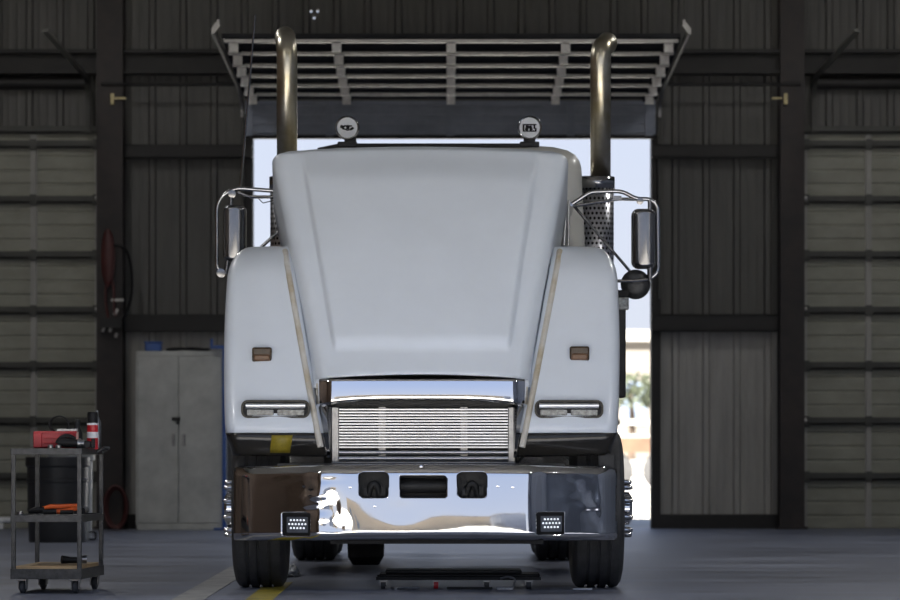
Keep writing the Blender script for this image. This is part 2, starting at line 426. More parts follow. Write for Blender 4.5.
# painted floor lines
def floor_line(x0, x1, y0, y1, m, label, nm):
    b = MB(); b.bx(x0, x1, y0, y1, 0, .004); return structure(b.build(nm, m, smooth=False), label, 'floor marking')
floor_line(-1.64, -1.45, 16, YW-.5, M['line'], 'worn white bay line on the floor beside the left front wheel', 'trim_20')
floor_line(-1.205, -1.045, 16, 24.0, M['yline'], 'yellow line on the floor under the left front wheel', 'trim_21')

# outdoors
b = MB(); b.bx(-90, 90, -140, YF-.2, -.2, -.02); b.bx(-90, 90, YW+.25, 170, -.2, -.02); b.bx(-90, -XS, YF-.2, YW+.25, -.2, -.02); b.bx(XS, 90, YF-.2, YW+.25, -.2, -.02)
tag(b.build('ground', M['ground'], smooth=False), 'pale sunlit concrete yard outside the open doorway', 'ground')['kind'] = 'structure'

# ================================================================== TRUCK
XC = -.18
T = thing('semi_truck', 'white semi truck with tall sloping hood and chrome bumper parked in the workshop', 'truck', (XC, 23.27, 0))

# ---- hood
def hood():
    b = MB(); rows = []
    nt, na = 90, 150
    y0, y1 = 22.80, 24.18
    eL0, eR0 = at(318, 379, y0), at(526, 379, y0)
    eL1, eR1 = at(271, 150, y1), at(569, 150, y1)
    d = Vector((0, y1-y0, eL1.z-eL0.z)).normalized(); nrm = Vector((0, -d.z, d.y))
    ts = [i/nt for i in range(nt+1)] + [1.008, 1.014, 1.017]
    for t in ts:
        L = eL0.lerp(eL1, t); R = eR0.lerp(eR1, t)
        shrink = 0
        if t > .955: shrink = .065*(1-math.sqrt(max(0, 1-((t-.955)/.0625)**2)))
        L = L + Vector((shrink, 0, 0)); R = R - Vector((shrink, 0, 0))
        bulge = .05*math.sin(PI*min(1, t)) - .05*sstep(.97, 1.02, t)*1.2
        r = .075; row = []
        mid = (L+R)/2; hw = (R.x-L.x)/2
        fl = .02 + .42*min(1, t*1.6)          # depth of the flank
        sp = .004 + .045*(1-sstep(0, .4, t))
        for f in (1, .66, .33): row.append((-hw-sp*f, -r-fl*f))
        for k in range(7):
            a = PI/2*k/7; row.append((-hw + r*(1-math.cos(a)), -r + r*math.sin(a)))
        for k in range(na+1):
            x = -hw + r + (2*hw-2*r)*k/na; row.append((x, 0))
        for k in range(6, -1, -1):
            a = PI/2*k/7; row.append((hw - r*(1-math.cos(a)), -r + r*math.sin(a)))
        for f in (.33, .66, 1): row.append((hw+sp*f, -r-fl*f))
        pts = []
        for x, h in row:
            a = x/hw
            h += bulge + .045*(1-min(1, abs(a))**2)
            if abs(a) < .95:
                e = max(abs(a)/.80, 0)
                inside = (1-sstep(.778, .815, abs(a))) * sstep(.095, .145, t+.012*(1-abs(a)/.8)) 
                fade = 1-sstep(.80, .98, t)*.9
                h += .038*inside*fade
            pts.append(mid + Vector((x, 0, 0)) + nrm*h)
        rows.append(pts)
    b.loft(rows)
    return b.build('hood', M['paint'], T, solid=.012, angle=50)
hd = hood()

# ---- fenders
def fy(z):   # front face of a fender
    return 22.68 + .66*max(0, z-.95)**1.25
ZT = 2.215
def fender_row(z, side, off=0.0):
    q = (z-.85)/(ZT-.85)
    xo = 1.222 + .042*math.sin(PI*min(1, q*.72)) - .03*(1-sstep(0, .12, q))
    xi = .595 + (.860-.595)*q
    r = .22; zr = ZT-r; k = 0
    if z > zr: k = 1-math.sqrt(max(0, 1-((z-zr)/r)**2))
    xo -= .13*k; yf = fy(z) + .24*k - off
    rc = .085; rc2 = .10
    pts = [(xo-.02, yf+.75), (xo, yf+.45)]
    for i in range(9):
        a = PI/2*i/8; pts.append((xo - rc + rc*math.cos(a)**.9, yf + rc2 - rc2*math.sin(a)))
    for i in range(1, 14):
        t = i/14; pts.append((xo-rc + (xi+.05-(xo-rc))*t, yf - .02*math.sin(PI*t)))
    for i in range(7):
        a = PI/2*i/6; pts.append((xi+.05 - .05*math.sin(a), yf + .06*(1-math.cos(a))))
    pts += [(xi, yf+.4), (xi-.02, yf+.75)]
    return [Vector((XC + side*x, y, z)) for x, y in pts]
def skirt_top(x): return .985
for side in (-1, 1):
    b = MB(); zs = [.99 + (ZT-.22-.99)*i/16 for i in range(17)] + [ZT-.22 + .22*math.sin(PI/2*i/10) for i in range(1, 11)]
    b.loft([fender_row(z, side) for z in zs])
    # close the crown
    top = fender_row(ZT, side)
    fo = b.build('fender', M['paint'], T, solid=.010, angle=60)
    b = MB(); rows = []
    for i in range(9):
        t = i/8; z = .99 - .145*t; tuck = .055*t*t
        rows.append([p + Vector((0, tuck, 0)) for p in fender_row(max(z, .85), side, -.004)])
        for p in rows[-1]: p.z = z + .012*((abs(p.x-XC)-.6)/.6 - .5)*(1 if side > 0 else .5)
    b.loft(rows); b.build('fender_skirt', M['gloss'], T, solid=.008, angle=60)
    # inside crown cap
    b = MB(); n = len(top); A = [p + Vector((0, 0, -.004)) for p in top]
    b.loft([A, [p + Vector((0, .0, .002)) + (Vector((XC+side*1.0, p.y+.35, 0))-Vector((p.x, p.y, 0)))*.5 for p in A]])
    b.build('fender_crown', M['paint'], T, solid=.008, angle=60)
    # seam strip along the hood
    b = MB(); pts = []
    for i in range(14):
        z = .90 + 1.28*i/13; q = (z-.85)/(ZT-.85); k = 0
        if z > ZT-.22: k = 1-math.sqrt(max(0, 1-((z-ZT+.22)/.22)**2))
        pts.append((XC+side*(.622+(.905-.622)*q), fy(z)-.002+.24*k, z))
    b.tube(pts, .020, 10); b.build('hood_seam', M['dirty'], T)
    # head light
    hx = (at(275.5, 0, 22.72) if side < 0 else at(569, 0, 22.72)).x; hz = at(0, 409, 22.72).z
    y = fy(hz) - .040
    b = MB(); b.prism([(x, y, z) for x, z in rrect(hx, hz, .415, .098, .035)], (0, .08, 0))
    hl = b.build('headlight', M['black'], T, bevel=.006)
    b = MB(); b.prism([(hx-.187, y+.006-.026*math.cos(a), hz+.021+.019*math.sin(a)) for a in [PI*(k-8)/16 for k in range(17)]], (.374, 0, 0)); b.build('light_bar', M['trimlit'], hl)
    for s in (-1, 1):
        b = MB(); b.prism([(x, y-.008, z) for x, z in rrect(hx+s*.096, hz-.023, .170, .038, .008)], (0, .03, 0)); b.build('lens', M['lens'], hl, bevel=.004)
    b = MB(); o_, i_ = rrect(hx, hz, .432, .114, .042), rrect(hx, hz, .405, .090, .032)
    b.loft([[(x, y+.012, z) for x, z in o_], [(x, y-.010, z) for x, z in o_], [(x, y-.010, z) for x, z in i_], [(x, y+.01, z) for x, z in i_]], wrap=True)
    b.build('bezel', M['gloss'], hl)
    # side marker light
    p = at(262, 355, 22.95) if side < 0 else at(579.5, 354, 22.95); y = fy(p.z)
    b = MB(); b.box((p.x, y-.018, p.z), (.125, .07, .098)); mk = b.build('marker_light', M['amberdk'], T, bevel=.012)
    b = MB(); b.box((p.x, y-.042, p.z-.018), (.105, .05, .042)); b.build('lens', M['amber'], mk, bevel=.01)
# yellow patch on the left skirt
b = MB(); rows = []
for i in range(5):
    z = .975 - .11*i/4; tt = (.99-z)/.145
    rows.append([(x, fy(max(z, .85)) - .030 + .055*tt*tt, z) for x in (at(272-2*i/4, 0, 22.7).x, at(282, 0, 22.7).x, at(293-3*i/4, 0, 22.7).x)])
b.loft(rows); b.build('yellow_patch', M['yellow'], T, solid=.004)

# ---- grille surround and grille
def surround():
    b = MB(); rows = []; y0 = 22.80
    L, R = at(316.5, 0, y0).x, at(527.5, 0, y0).x; hw = (R-L)/2; cx = (L+R)/2
    zt = at(0, 380, y0).z; n = 48
    for i in range(11):
        t = i/10; row = []
        for k in range(n+1):
            a = -1 + 2*k/n; wrap_ = .06*max(0, (abs(a)-.80)/.20)**2
            arch = .045*(abs(a)**4)
            z = zt + .004 - (.130+arch)*t
            y = y0 - .062 - .018*math.sin(PI*t*.6) + wrap_ + .03*(t > .95)
            row.append((cx + a*hw, y, z))
        rows.append(row)
    for dy in (.03, .10): rows.append([(p[0], p[1]+dy, p[2]+.004) for p in rows[10]])
    b.loft(rows); b.build('grille_header', M['chrome'], T, solid=.006, angle=60)
    for s in (-1, 1):
        b = MB(); x0 = cx+s*hw; rows = []
        for i in range(9):
            t = i/8; z = zt-.03 - .46*t; xo = x0 - s*(.010+.035*t)
            rows.append([(xo, y0+.20, z), (xo, y0+.05, z), (xo-s*.012, y0+.015, z), (xo-s*.04, y0+.005, z), (x0-s*.085, y0+.03, z), (x0-s*.095, y0+.12, z)])
        b.loft(rows); b.build('grille_side', M['dchrome'], T, solid=.006, angle=50)
surround()
Yg = 22.86; gx0, gx1 = at(331.5, 0, Yg).x, at(515.5, 0, Yg).x; gz1, gz0 = at(0, 407, Yg).z, at(0, 462.5, Yg).z
b = MB(); b.bx(gx0-.02, gx1+.02, Yg+.05, Yg+.09, gz0-.02, gz1+.10); gr = b.build('grille', M['grime'], T, smooth=False)
b = MB()
for xa in (gx0, gx1-.048): b.bx(xa, xa+.048, Yg-.02, Yg+.045, gz0, gz1)
b.bx(gx0, gx1, Yg-.02, Yg+.04, gz0-.012, gz0+.006)
b.build('frame', M['galv'], gr, bevel=.006)
ys = [409.5 + 2.9*i for i in range(14)]
for yy in ys:
    z = at(0, yy, Yg).z; b = MB()
    prof = [(.0, -.0064), (-.010, -.0056), (-.012, -.004), (-.0125, .004), (-.010, .006), (0, .0066), (.02, .004), (.02, -.004)]
    b.prism([(gx0+.046, Yg+py, z+pz) for py, pz in prof], (gx1-gx0-.092, 0, 0)); b.build('bar', M['alu'], gr, angle=30)
for yy, hh in ((452.5, .013), (458.5, .016)):
    z = at(0, yy, Yg).z; b = MB()
    b.prism([(gx0+.046, Yg-.012+hh*1.0*math.cos(a)*.8, z+hh*math.sin(a)) for a in [2*PI*k/14 for k in range(14)]], (gx1-gx0-.092, 0, 0)); b.build('bar', M['alu'], gr)
for px in (382, 464):
    x = at(px, 0, Yg).x; b = MB(); b.bx(x-.022, x+.022, Yg+.022, Yg+.048, gz0, gz1); b.build('support', M['galv'], gr, smooth=False)

# ---- bumper
Yb0 = 22.36
BX0, BX1 = at(232.5, 0, 22.55).x, at(618, 0, 22.55).x
def bumper_pt(u, v):
    """u along, v from bottom to top"""
    x = BX0 + (BX1-BX0)*u; cx = (BX0+BX1)/2; hw = (BX1-BX0)/2; a = (x-cx)/hw
    zb, zt = .322 + .014*math.sin(PI*u), .778 - .018*abs(a)**2
    k = sstep(.50, .62, abs(a))
    y = Yb0 + k*(abs(a)-.50)*.90*hw*.46 + .10*max(0, (abs(a)-.9)/.1)**2 + .012*a*a
    z = zb + (zt-zb)*v
    y += -(.012-.009*k)*max(0, math.sin(PI*v))**.8 + .03*max(0, (v-.9)/.1)**2 + .03*max(0, (.08-v)/.08)**2
    # lean of the wings: dull floor reflections
    y += .040*v
    # dents where the left wing meets the centre
    def g(x0, v0, sx, sv, h): return h*math.exp(-((x-x0)/sx)**2 - ((v-v0)/sv)**2)
    # creases pressed into the left wing and a bent ridge in the right wing
    for x0, v0, sx, sv, h in ((-.90, .70, .05, .05, .006), (-.83, .60, .05, .04, -.006), (-.86, .40, .06, .05, .007), (-.79, .30, .04, .06, -.006), (-.78, .82, .10, .04, .005), (-1.0, .85, .08, .03, .003),
                              (.78, .86, .06, .05, .004), (.84, .74, .030, .10, .006), (.89, .58, .028, .10, .007), (.87, .47, .05, .05, -.006), (.92, .36, .028, .12, .007), (.95, .20, .026, .12, .006), (.72, .60, .05, .05, -.003)):
        y += g(x0, v0, sx, sv, h)
    y += g(-.74, .45, .07, .30, .022) + g(-.70, .12, .07, .20, .018) - g(-.80, .68, .06, .14, .008) + g(-.62, .70, .10, .25, -.006)
    y += g(.60, .5, .10, .6, .006) + g(.90, .55, .05, .5, .005) + g(-.30, .40, .14, .20, .004) - g(.20, .30, .20, .3, .003)
    return Vector((x, y, z))
b = MB(); NU, NV = 150, 36; rows = []
for j in range(NV+1):
    rows.append([bumper_pt(i/NU, j/NV) for i in range(NU+1)])
first = rows[0]; last = rows[-1]
pre = [[p + Vector((0, .06, .004)) for p in first], [p + Vector((0, .018, -.006)) for p in first]]
post = [[p + Vector((0, .010, .010)) for p in last], [p + Vector((0, .03, .014)) for p in last], [p + Vector((0, .10, .012)) for p in last]]
b.loft(pre + rows + post)
bp = b.build('bumper', M['bchrome'], T, angle=70, solid=.008)
cut = MB()
HOLES = [(359, 388.5, 472.5, 498, .03), (400, 446.5, 476, 498, .018), (457.5, 487, 472.5, 498, .03), (281.5, 310, 513.5, 536, .012), (536.5, 565, 512.5, 535, .012)]
holes = []
for xa, xb, ya, yb, r in HOLES:
    p, q = at(xa, ya, Yb0), at(xb, yb, Yb0); cx, cz, w, h = (p.x+q.x)/2, (p.z+q.z)/2, q.x-p.x, p.z-q.z
    holes.append((cx, cz, w, h, r)); cut.prism([(x, Yb0-.2, z) for x, z in rrect(cx, cz, w, h, r)], (0, .55, 0))
co = cut.build('cutter', M['black'], smooth=False)
md = bp.modifiers.new('holes', 'BOOLEAN'); md.operation = 'DIFFERENCE'; md.object = co; md.solver = 'EXACT'
bake(bp, [co])
def bump_y(x, z):
    u = (x-BX0)/(BX1-BX0); return bumper_pt(u, max(0, min(1, (z-.33)/.44))).y
for i, (cx, cz, w, h, r) in enumerate(holes):
    y = bump_y(cx, cz)
    if i < 3:   # rim
        o_, i_ = rrect(cx, cz, w+.008, h+.008, r+.004), rrect(cx, cz, w-.004, h-.004, r)
        b = MB(); b.loft([[(x, y-.006, z) for x, z in o_], [(x, y-.008, z) for x, z in i_], [(x, y+.09, z) for x, z in i_], [(x, y+.09, z) for x, z in o_], [(x, y-.006, z) for x, z in o_]], wrap=True)
        b.build('opening_rim', M['black'], T)
    if i in (0, 2):
        b = MB(); c = Vector((cx, y+.07, cz-.02))
        b.tube(bez(c+Vector((-.035, .03, -.06)), c+Vector((-.03, -.01, .06)), c+Vector((.03, -.01, .06)), c+Vector((.035, .03, -.06))), [.020]*15, 10)
        b.box((cx, y+.12, cz), (w*1.1, .02, h*1.1)); b.box((cx-.05, y+.10, cz-.045), (.03, .05, .05)); b.box((cx+.055, y+.10, cz-.04), (.035, .05, .06))
        b.build('tow_hook', M['grime'], T)
    if i == 1:
        b = MB(); b.cyl((cx-w*.7, y+.12, cz+.005), (cx+w*.7, y+.12, cz+.005), .045, 20); b.bx(cx-w*.7, cx+w*.7, y+.165, y+.18, cz-.1, cz+.1); b.build('cross_tube', M['grime'], T)
    if i > 2:
        sl_ = (bump_y(cx+.06, cz)-bump_y(cx-.06, cz))/.12
        def shear(q):
            for v in q.bm.verts: v.co.y += sl_*(v.co.x-cx)
            return q
        b = MB(); b.prism([(x, y-.004, z) for x, z in rrect(cx, cz, w+.002, h+.002, r)], (0, .09, 0)); shear(b); fl = b.build('fog_light', M['black'], T, bevel=.004)
        b = MB(); b.prism([(x, y-.0085, z) for x, z in rrect(cx+.006, cz-.002, w*.76, h*.70, .006)], (0, .02, 0)); shear(b).build('board', M['led'], fl)
        b = MB()
        for rr, n_ in ((1, 5), (0, 6), (-1, 5)):
            for k in range(n_):
                b.lathe((cx+.006+(k-(n_-1)/2)*.0205, y-.0085, cz+.002+rr*.0245), (0, -1, 0), [(0.0066, 0), (.0066, .003), (.004, .005), (0, .006)], 10)
        shear(b).build('led_lamps', M['ledlit'], fl)
# bumper bolts
b = MB()
for px, py in ((375, 506), (421, 467), (498, 486), (513, 487), (350, 487)):
    p = at(px, py, Yb0); b = MB(); b.lathe((p.x, bump_y(p.x, p.z)-.002, p.z), (0, -1, 0), [(.011, 0), (.010, .006), (0, .009)], 10); b.build('bumper_bolt', M['chrome'], T)

b = MB(); b.bx(-.74, .58, 22.45, 22.48, .300, .36); b.build('lower_valance', M['black'], T, smooth=False)
# ---- chassis under and behind
b = MB()
for s in (-1, 1): b.bx(XC+s*.42-.045, XC+s*.42+.045, 22.95, 31.0, .58, .80)
b.bx(XC-.9, XC+.9, 22.58, 22.66, .60, .80); b.bx(XC-.45, XC+.45, 25.6, 25.7, .62, .86); b.bx(XC-.45, XC+.45, 28.0, 28.1, .62, .86)
b.build('chassis_frame', M['grime'], T, smooth=False, bevel=.006)
b = MB(); b.bx(XC-.62, XC+.62, 22.98, 23.08, .72, 1.26); b.build('radiator', M['grime'], T, smooth=False)
b = MB(); b.bx(XC-.36, XC+.36, 23.2, 24.9, .62, 1.35); b.bx(XC-.25, XC+.25, 23.25, 24.6, 1.34, 1.6); b.build('engine', M['grime'], T, bevel=.03)
b = MB(); b.bar((XC-.98, 23.27, .50), (XC-.6, 23.27, .42), .11, .10); b.bar((XC-.6, 23.27, .42), (XC+.6, 23.27, .42), .11, .11); b.bar((XC+.6, 23.27, .42), (XC+.98, 23.27, .50), .11, .10); b.build('front_axle', M['grime'], T, bevel=.01)
# ---- wheels
def wheel(x, y, r, w, side, front):
    b = MB(); h = w/2
    prof = [(r*.56, -h*.86), (r*.66, -h*.98), (r*.82, -h*1.02), (r*.93, -h*.94), (r*.985, -h*.82), (r, -h*.70)]
    for g in (-.42, 0, .42):
        prof += [(r, (g-.07)*h*1.0), (r-.014, (g-.05)*h), (r-.014, (g+.05)*h), (r, (g+.07)*h)]
    prof += [(r, h*.70), (r*.985, h*.82), (r*.93, h*.94), (r*.82, h*1.02), (r*.66, h*.98), (r*.56, h*.86), (r*.56, -h*.86)]
    b.lathe((x, y, r), (1, 0, 0), prof, 64)
    wo = b.build('wheel', M['rubber'], T, angle=30)
    b = MB(); e = side
    b.lathe((x, y, r), (e, 0, 0), [(r*.57, h*.84), (r*.545, h*.86), (r*.50, h*.55), (r*.42, h*.45), (r*.40, h*.78), (r*.22, h*.82), (r*.21, h*1.30), (r*.15, h*1.42), (0, h*1.45)], 40)
    b.lathe((x, y, r), (e, 0, 0), [(r*.565, -h*.8), (r*.35, -h*.7), (0, -h*.7)], 30)
    b.build('rim', M['chrome'] if front else M['dchrome'], wo)
    if front:
        for k in range(10):
            a = 2*PI*(k+.5)/10; cy, cz = y+math.cos(a)*r*.335, r+math.sin(a)*r*.335
            b = MB(); b.lathe((x, cy, cz), (e, 0, 0), [(.026, h*.76), (.026, h*1.0), (.019, h*1.03), (.017, h*1.34), (.010, h*1.42), (0, h*1.42)], 10)
            b.build('lug_nut', M['chrome'] if side < 0 else M['dchrome'], wo)
YA = 23.27; sA = F/YA
wheel((261.5-450)/sA, YA, .505, .335, -1, True); wheel((596-450)/sA, YA, .505, .325, 1, True)
YR = 28.75
for x, s in ((-1.07, -1), (.85, 1)): wheel(x, YR, .505, .36, s, False); 
for x, s in ((-1.07, -1), (.85, 1)): wheel(x, YR+1.32, .505, .36, s, False)
for yy in (YR, YR+1.32):
    b = MB(); b.cyl((-.95, yy, .505), (.75, yy, .505), .07, 14)
    b.lathe((-.68, yy, .505), (0, -1, 0), [(0, -.3), (.22, -.22), (.29, -.05), (.27, .12), (.16, .26), (.09, .34), (0, .36)], 24)
    b.build('rear_axle', M['grime'], T)
b = MB(); b.cyl((XC+.1, 25.3, .62), (-.66, 28.4, .52), .05, 14); b.build('drive_shaft', M['grime'], T)
for s in (-1, 1):
    b = MB(); b.cyl((XC+s*.86, 26.0, .62), (XC+s*.86, 27.5, .62), .27, 30); b.build('fuel_tank', M['dchrome'], T, bevel=.02)
# mudflap-like mounting plate at the right end behind the bumper
b = MB(); b.bx(.93, 1.04, 22.75, 22.80, .38, .86); b.build('end_bracket', M['grime'], T, smooth=False, bevel=.01)

# ---- cab
CX = -.05; Y0, Y1 = 25.25, 27.4
def cab_row(z, k):
    hw = 1.03 - .045*k; ya = Y0 + (.05 + .50*k if z > 1.75 else 0); yb = Y1 - .05*k; r = .16
    pts = []
    for sx, sy, a0 in ((1, -1, -PI/2), (1, 1, 0), (-1, 1, PI/2), (-1, -1, PI)):
        for i in range(7):
            a = a0 + PI/2*i/6
            pts.append(Vector((CX + sx*(hw-r) + r*math.cos(a), (ya+r if sy < 0 else yb-r) + r*math.sin(a), z)))
    return pts
b = MB(); ztop = at(0, 146, 26.2).z
rows = [cab_row(z, 0) for z in (.95, 1.2, 1.7)] + [cab_row(1.76, 0)] + [cab_row(1.76+(ztop-.30-1.76)*i/5, .8*i/5) for i in range(1, 6)]
for i in range(1, 9):
    a = PI/2*i/8; f = 1-math.cos(a)
    base = cab_row(ztop-.30+.30*math.sin(a), .8+.4*f)
    c = Vector((CX, (Y0+Y1)/2+.2, 0))
    rows.append([Vector((CX+(p.x-CX)*(1-.45*f*f), c.y+(p.y-c.y)*(1-.5*f*f), p.z)) for p in base])
b.loft(rows, cap=True, wrap=True)
cab = b.build('cab', M['cabpaint'], T, angle=45)
for s in (-1, 1):
    b = MB(); za, zb_ = 1.92, 2.62
    def wp(f, z):
        k = .8*(z-1.76)/(ztop-.30-1.76); return Vector((CX+s*(.05+(.80-.06*k)*f), Y0+.05+.50*k-.012 + .05*f*f*0, z))
    b.loft([[wp(f, za+(zb_-za)*i/4) for f in (0, .25, .5, .75, 1)] for i in range(5)]); b.build('windshield', M['glass'], cab, solid=.012)
    b = MB(); xs = CX+s*1.0
    b.prism([(xs, Y0+.65, 1.85), (xs, Y0+1.45, 1.85), (xs-s*.05, Y0+1.45, 2.5), (xs-s*.05, Y0+.85, 2.5)], (s*.02, 0, 0)); b.build('side_window', M['glass'], cab, smooth=False)
    b = MB(); b.bx(xs+s*.02, xs+s*.045, Y0+.5, Y0+1.55, 1.0, 1.8); dr = b.build('door', M['paint'], cab, bevel=.012)
    b = MB(); b.bx(xs+s*.04, xs+s*.075, Y0+1.35, Y0+1.5, 1.62, 1.67); b.build('handle', M['chrome'], dr, bevel=.008)
    b = MB(); b.bx(CX+s*.75, CX+s*1.12, Y0+.3, Y0+1.6, .48, .56); b.bx(CX+s*.75, CX+s*1.10, Y0+.3, Y0+1.6, .30, .36); b.build('step', M['dchrome'], cab, bevel=.01)
# cowl rods between hood and cab
b = MB(); b.tube([at(566, 205, 24.6), at(563.5, 246, 24.5)], .016); b.build('hood_strut', M['alu'], T); b = MB(); b.tube([at(569, 200, 24.9), at(568, 246, 24.8)], .010); b.build('hood_strut', M['alu'], T)
# wiper-height dark cowl between hood and cab
b = MB(); b.bx(CX-.98, CX+.98, 24.9, 25.3, .95, 1.72); b.build('firewall', M['grime'], T, smooth=False)

# ---- roof work lights
for px in (347.5, 529.5):
    Y = 25.95; c = at(px, 128, Y); b = MB(); r = 11.8*Y/F; sg = 1 if px < 400 else 0
    b.lathe((c.x, c.y, c.z), (-.05 if px < 400 else .03, -1, -.02), [(0, -.13), (r*.55, -.125), (r*.9, -.06), (r, 0), (r*1.03, .02), (r*.96, .035), (r*.80, .03)], 36)
    rl = b.build('roof_light', M['dchrome'], T)
    b = MB(); b.lathe((c.x, c.y-.02, c.z), (-.05 if px < 400 else .03, -1, -.02), [(0, 0), (r*.88, 0), (r*.86, .012), (r*.5, .020), (0, .022)], 36); b.build('cover', M['white'], rl)
    b = MB()   # dark lettering smear on the cover
    yy = c.y-.0465; q = random.Random(7 if px < 400 else 9)
    if px < 400:
        for dx, dz, w, h, rot in ((-.036, .004, .030, .022, .3), (-.014, .010, .020, .012, .15), (.004, .002, .022, .030, 0), (.020, .010, .026, .010, -.1), (.034, -.008, .026, .016, -.5), (-.02, -.012, .035, .009, .15), (.012, -.018, .040, .008, -.1)):
            b.box((c.x+dx, yy, c.z+dz), (w, .006, h), (0, rot, 0))
    else:
        for dx, dz, w, h, rot in ((0, .020, .098, .009, 0), (0, -.026, .098, .009, 0), (-.044, -.002, .012, .045, 0), (-.018, -.004, .024, .036, .35), (.008, -.006, .022, .030, -.3), (.034, .004, .012, .028, 0), (.044, -.014, .012, .02, 0), (-.008, .008, .04, .008, 0)):
            b.box((c.x+dx, yy, c.z+dz), (w, .006, h), (0, rot, 0))
    b.build('lettering', M['black'], rl, smooth=False)
    b = MB(); zr = ztop-.10; b.box((c.x+(.02 if sg else 0), c.y+.03, (c.z-r*.6+zr)/2), (.085, .07, c.z-r*.6-zr)); b.box((c.x, c.y+.03, ztop-.012), (.14, .16, .04)); b.build('bracket', M['grime'], rl, bevel=.008)
b = MB(); p, q = at(318, 146, 25.9), at(540, 146, 25.9)
b.tube([(p.x, 25.95, p.z-.03), (p.x+.15, 25.93, p.z), (q.x-.15, 25.93, q.z), (q.x, 25.95, q.z-.03)], .022, 10); b.build('roof_rail', M['grime'], T)

# ---- exhaust stacks
for px, pxs, s in ((287, 288, -1), (600.5, 596, 1)):
    Y = 26.9; x = at(px, 0, Y).x; xs = at(pxs, 0, Y).x; ztip = at(0, 31 if s < 0 else 37, Y).z; r = 9.8*Y/F; lean = -.03 if s < 0 else .065
    es = MB().cyl((xs, Y, .75), (xs, Y, at(0, 177, Y).z-.02), .105, 28).build('exhaust_stack', M['dchrome'], T, bevel=.01)
    b = MB(); zb_ = at(0, 62, Y).z; z0 = at(0, 180, Y).z
    pts = [(x, Y, z0), (x, Y, zb_)] + [Vector(p) for p in bez((x, Y, zb_), (x, Y, zb_+.10), (x+lean*.3, Y+.02, ztip-.06), (x+lean*.8, Y+.20, ztip-.035), 10)][1:] + [Vector((x+lean, Y+.36, ztip+.0))]
    b.tube(pts, r, 28, caps=False); b.build('pipe', M['stack'], es, solid=.006)
    z1 = at(0, 177, Y).z; z0 = 1.5; rr = 17.5*Y/F
    b = MB(); b.tube([(xs, Y, z0), (xs, Y, z1)], rr, 40, caps=False); sh = b.build('heat_shield', M['perf'], es, solid=.004)
    uvl = sh.data.uv_layers.new(name='UVMap')
    for poly in sh.data.polygons:
        an = [math.atan2(sh.data.vertices[sh.data.loops[li].vertex_index].co.y + T.location.y - Y, sh.data.vertices[sh.data.loops[li].vertex_index].co.x + T.location.x - xs) for li in poly.loop_indices]
        if max(an)-min(an) > PI: an = [a+2*PI if a < 0 else a for a in an]
        for li, a in zip(poly.loop_indices, an):
            zz = sh.data.vertices[sh.data.loops[li].vertex_index].co.z
            uvl.data[li].uv = (a/(2*PI)+.5, (zz-z0)*.75)
    b = MB(); b.tube([(xs, Y, z1-.09), (xs, Y, z1)], rr+.006, 40, caps=False); b.build('shield_band', M['dchrome'], es, solid=.006)
    b = MB(); b.bx(xs-s*.02, xs-s*.30, Y+.02, Y+.08, 1.62, 1.70); b.build('stack_bracket', M['grime'], es, smooth=False)

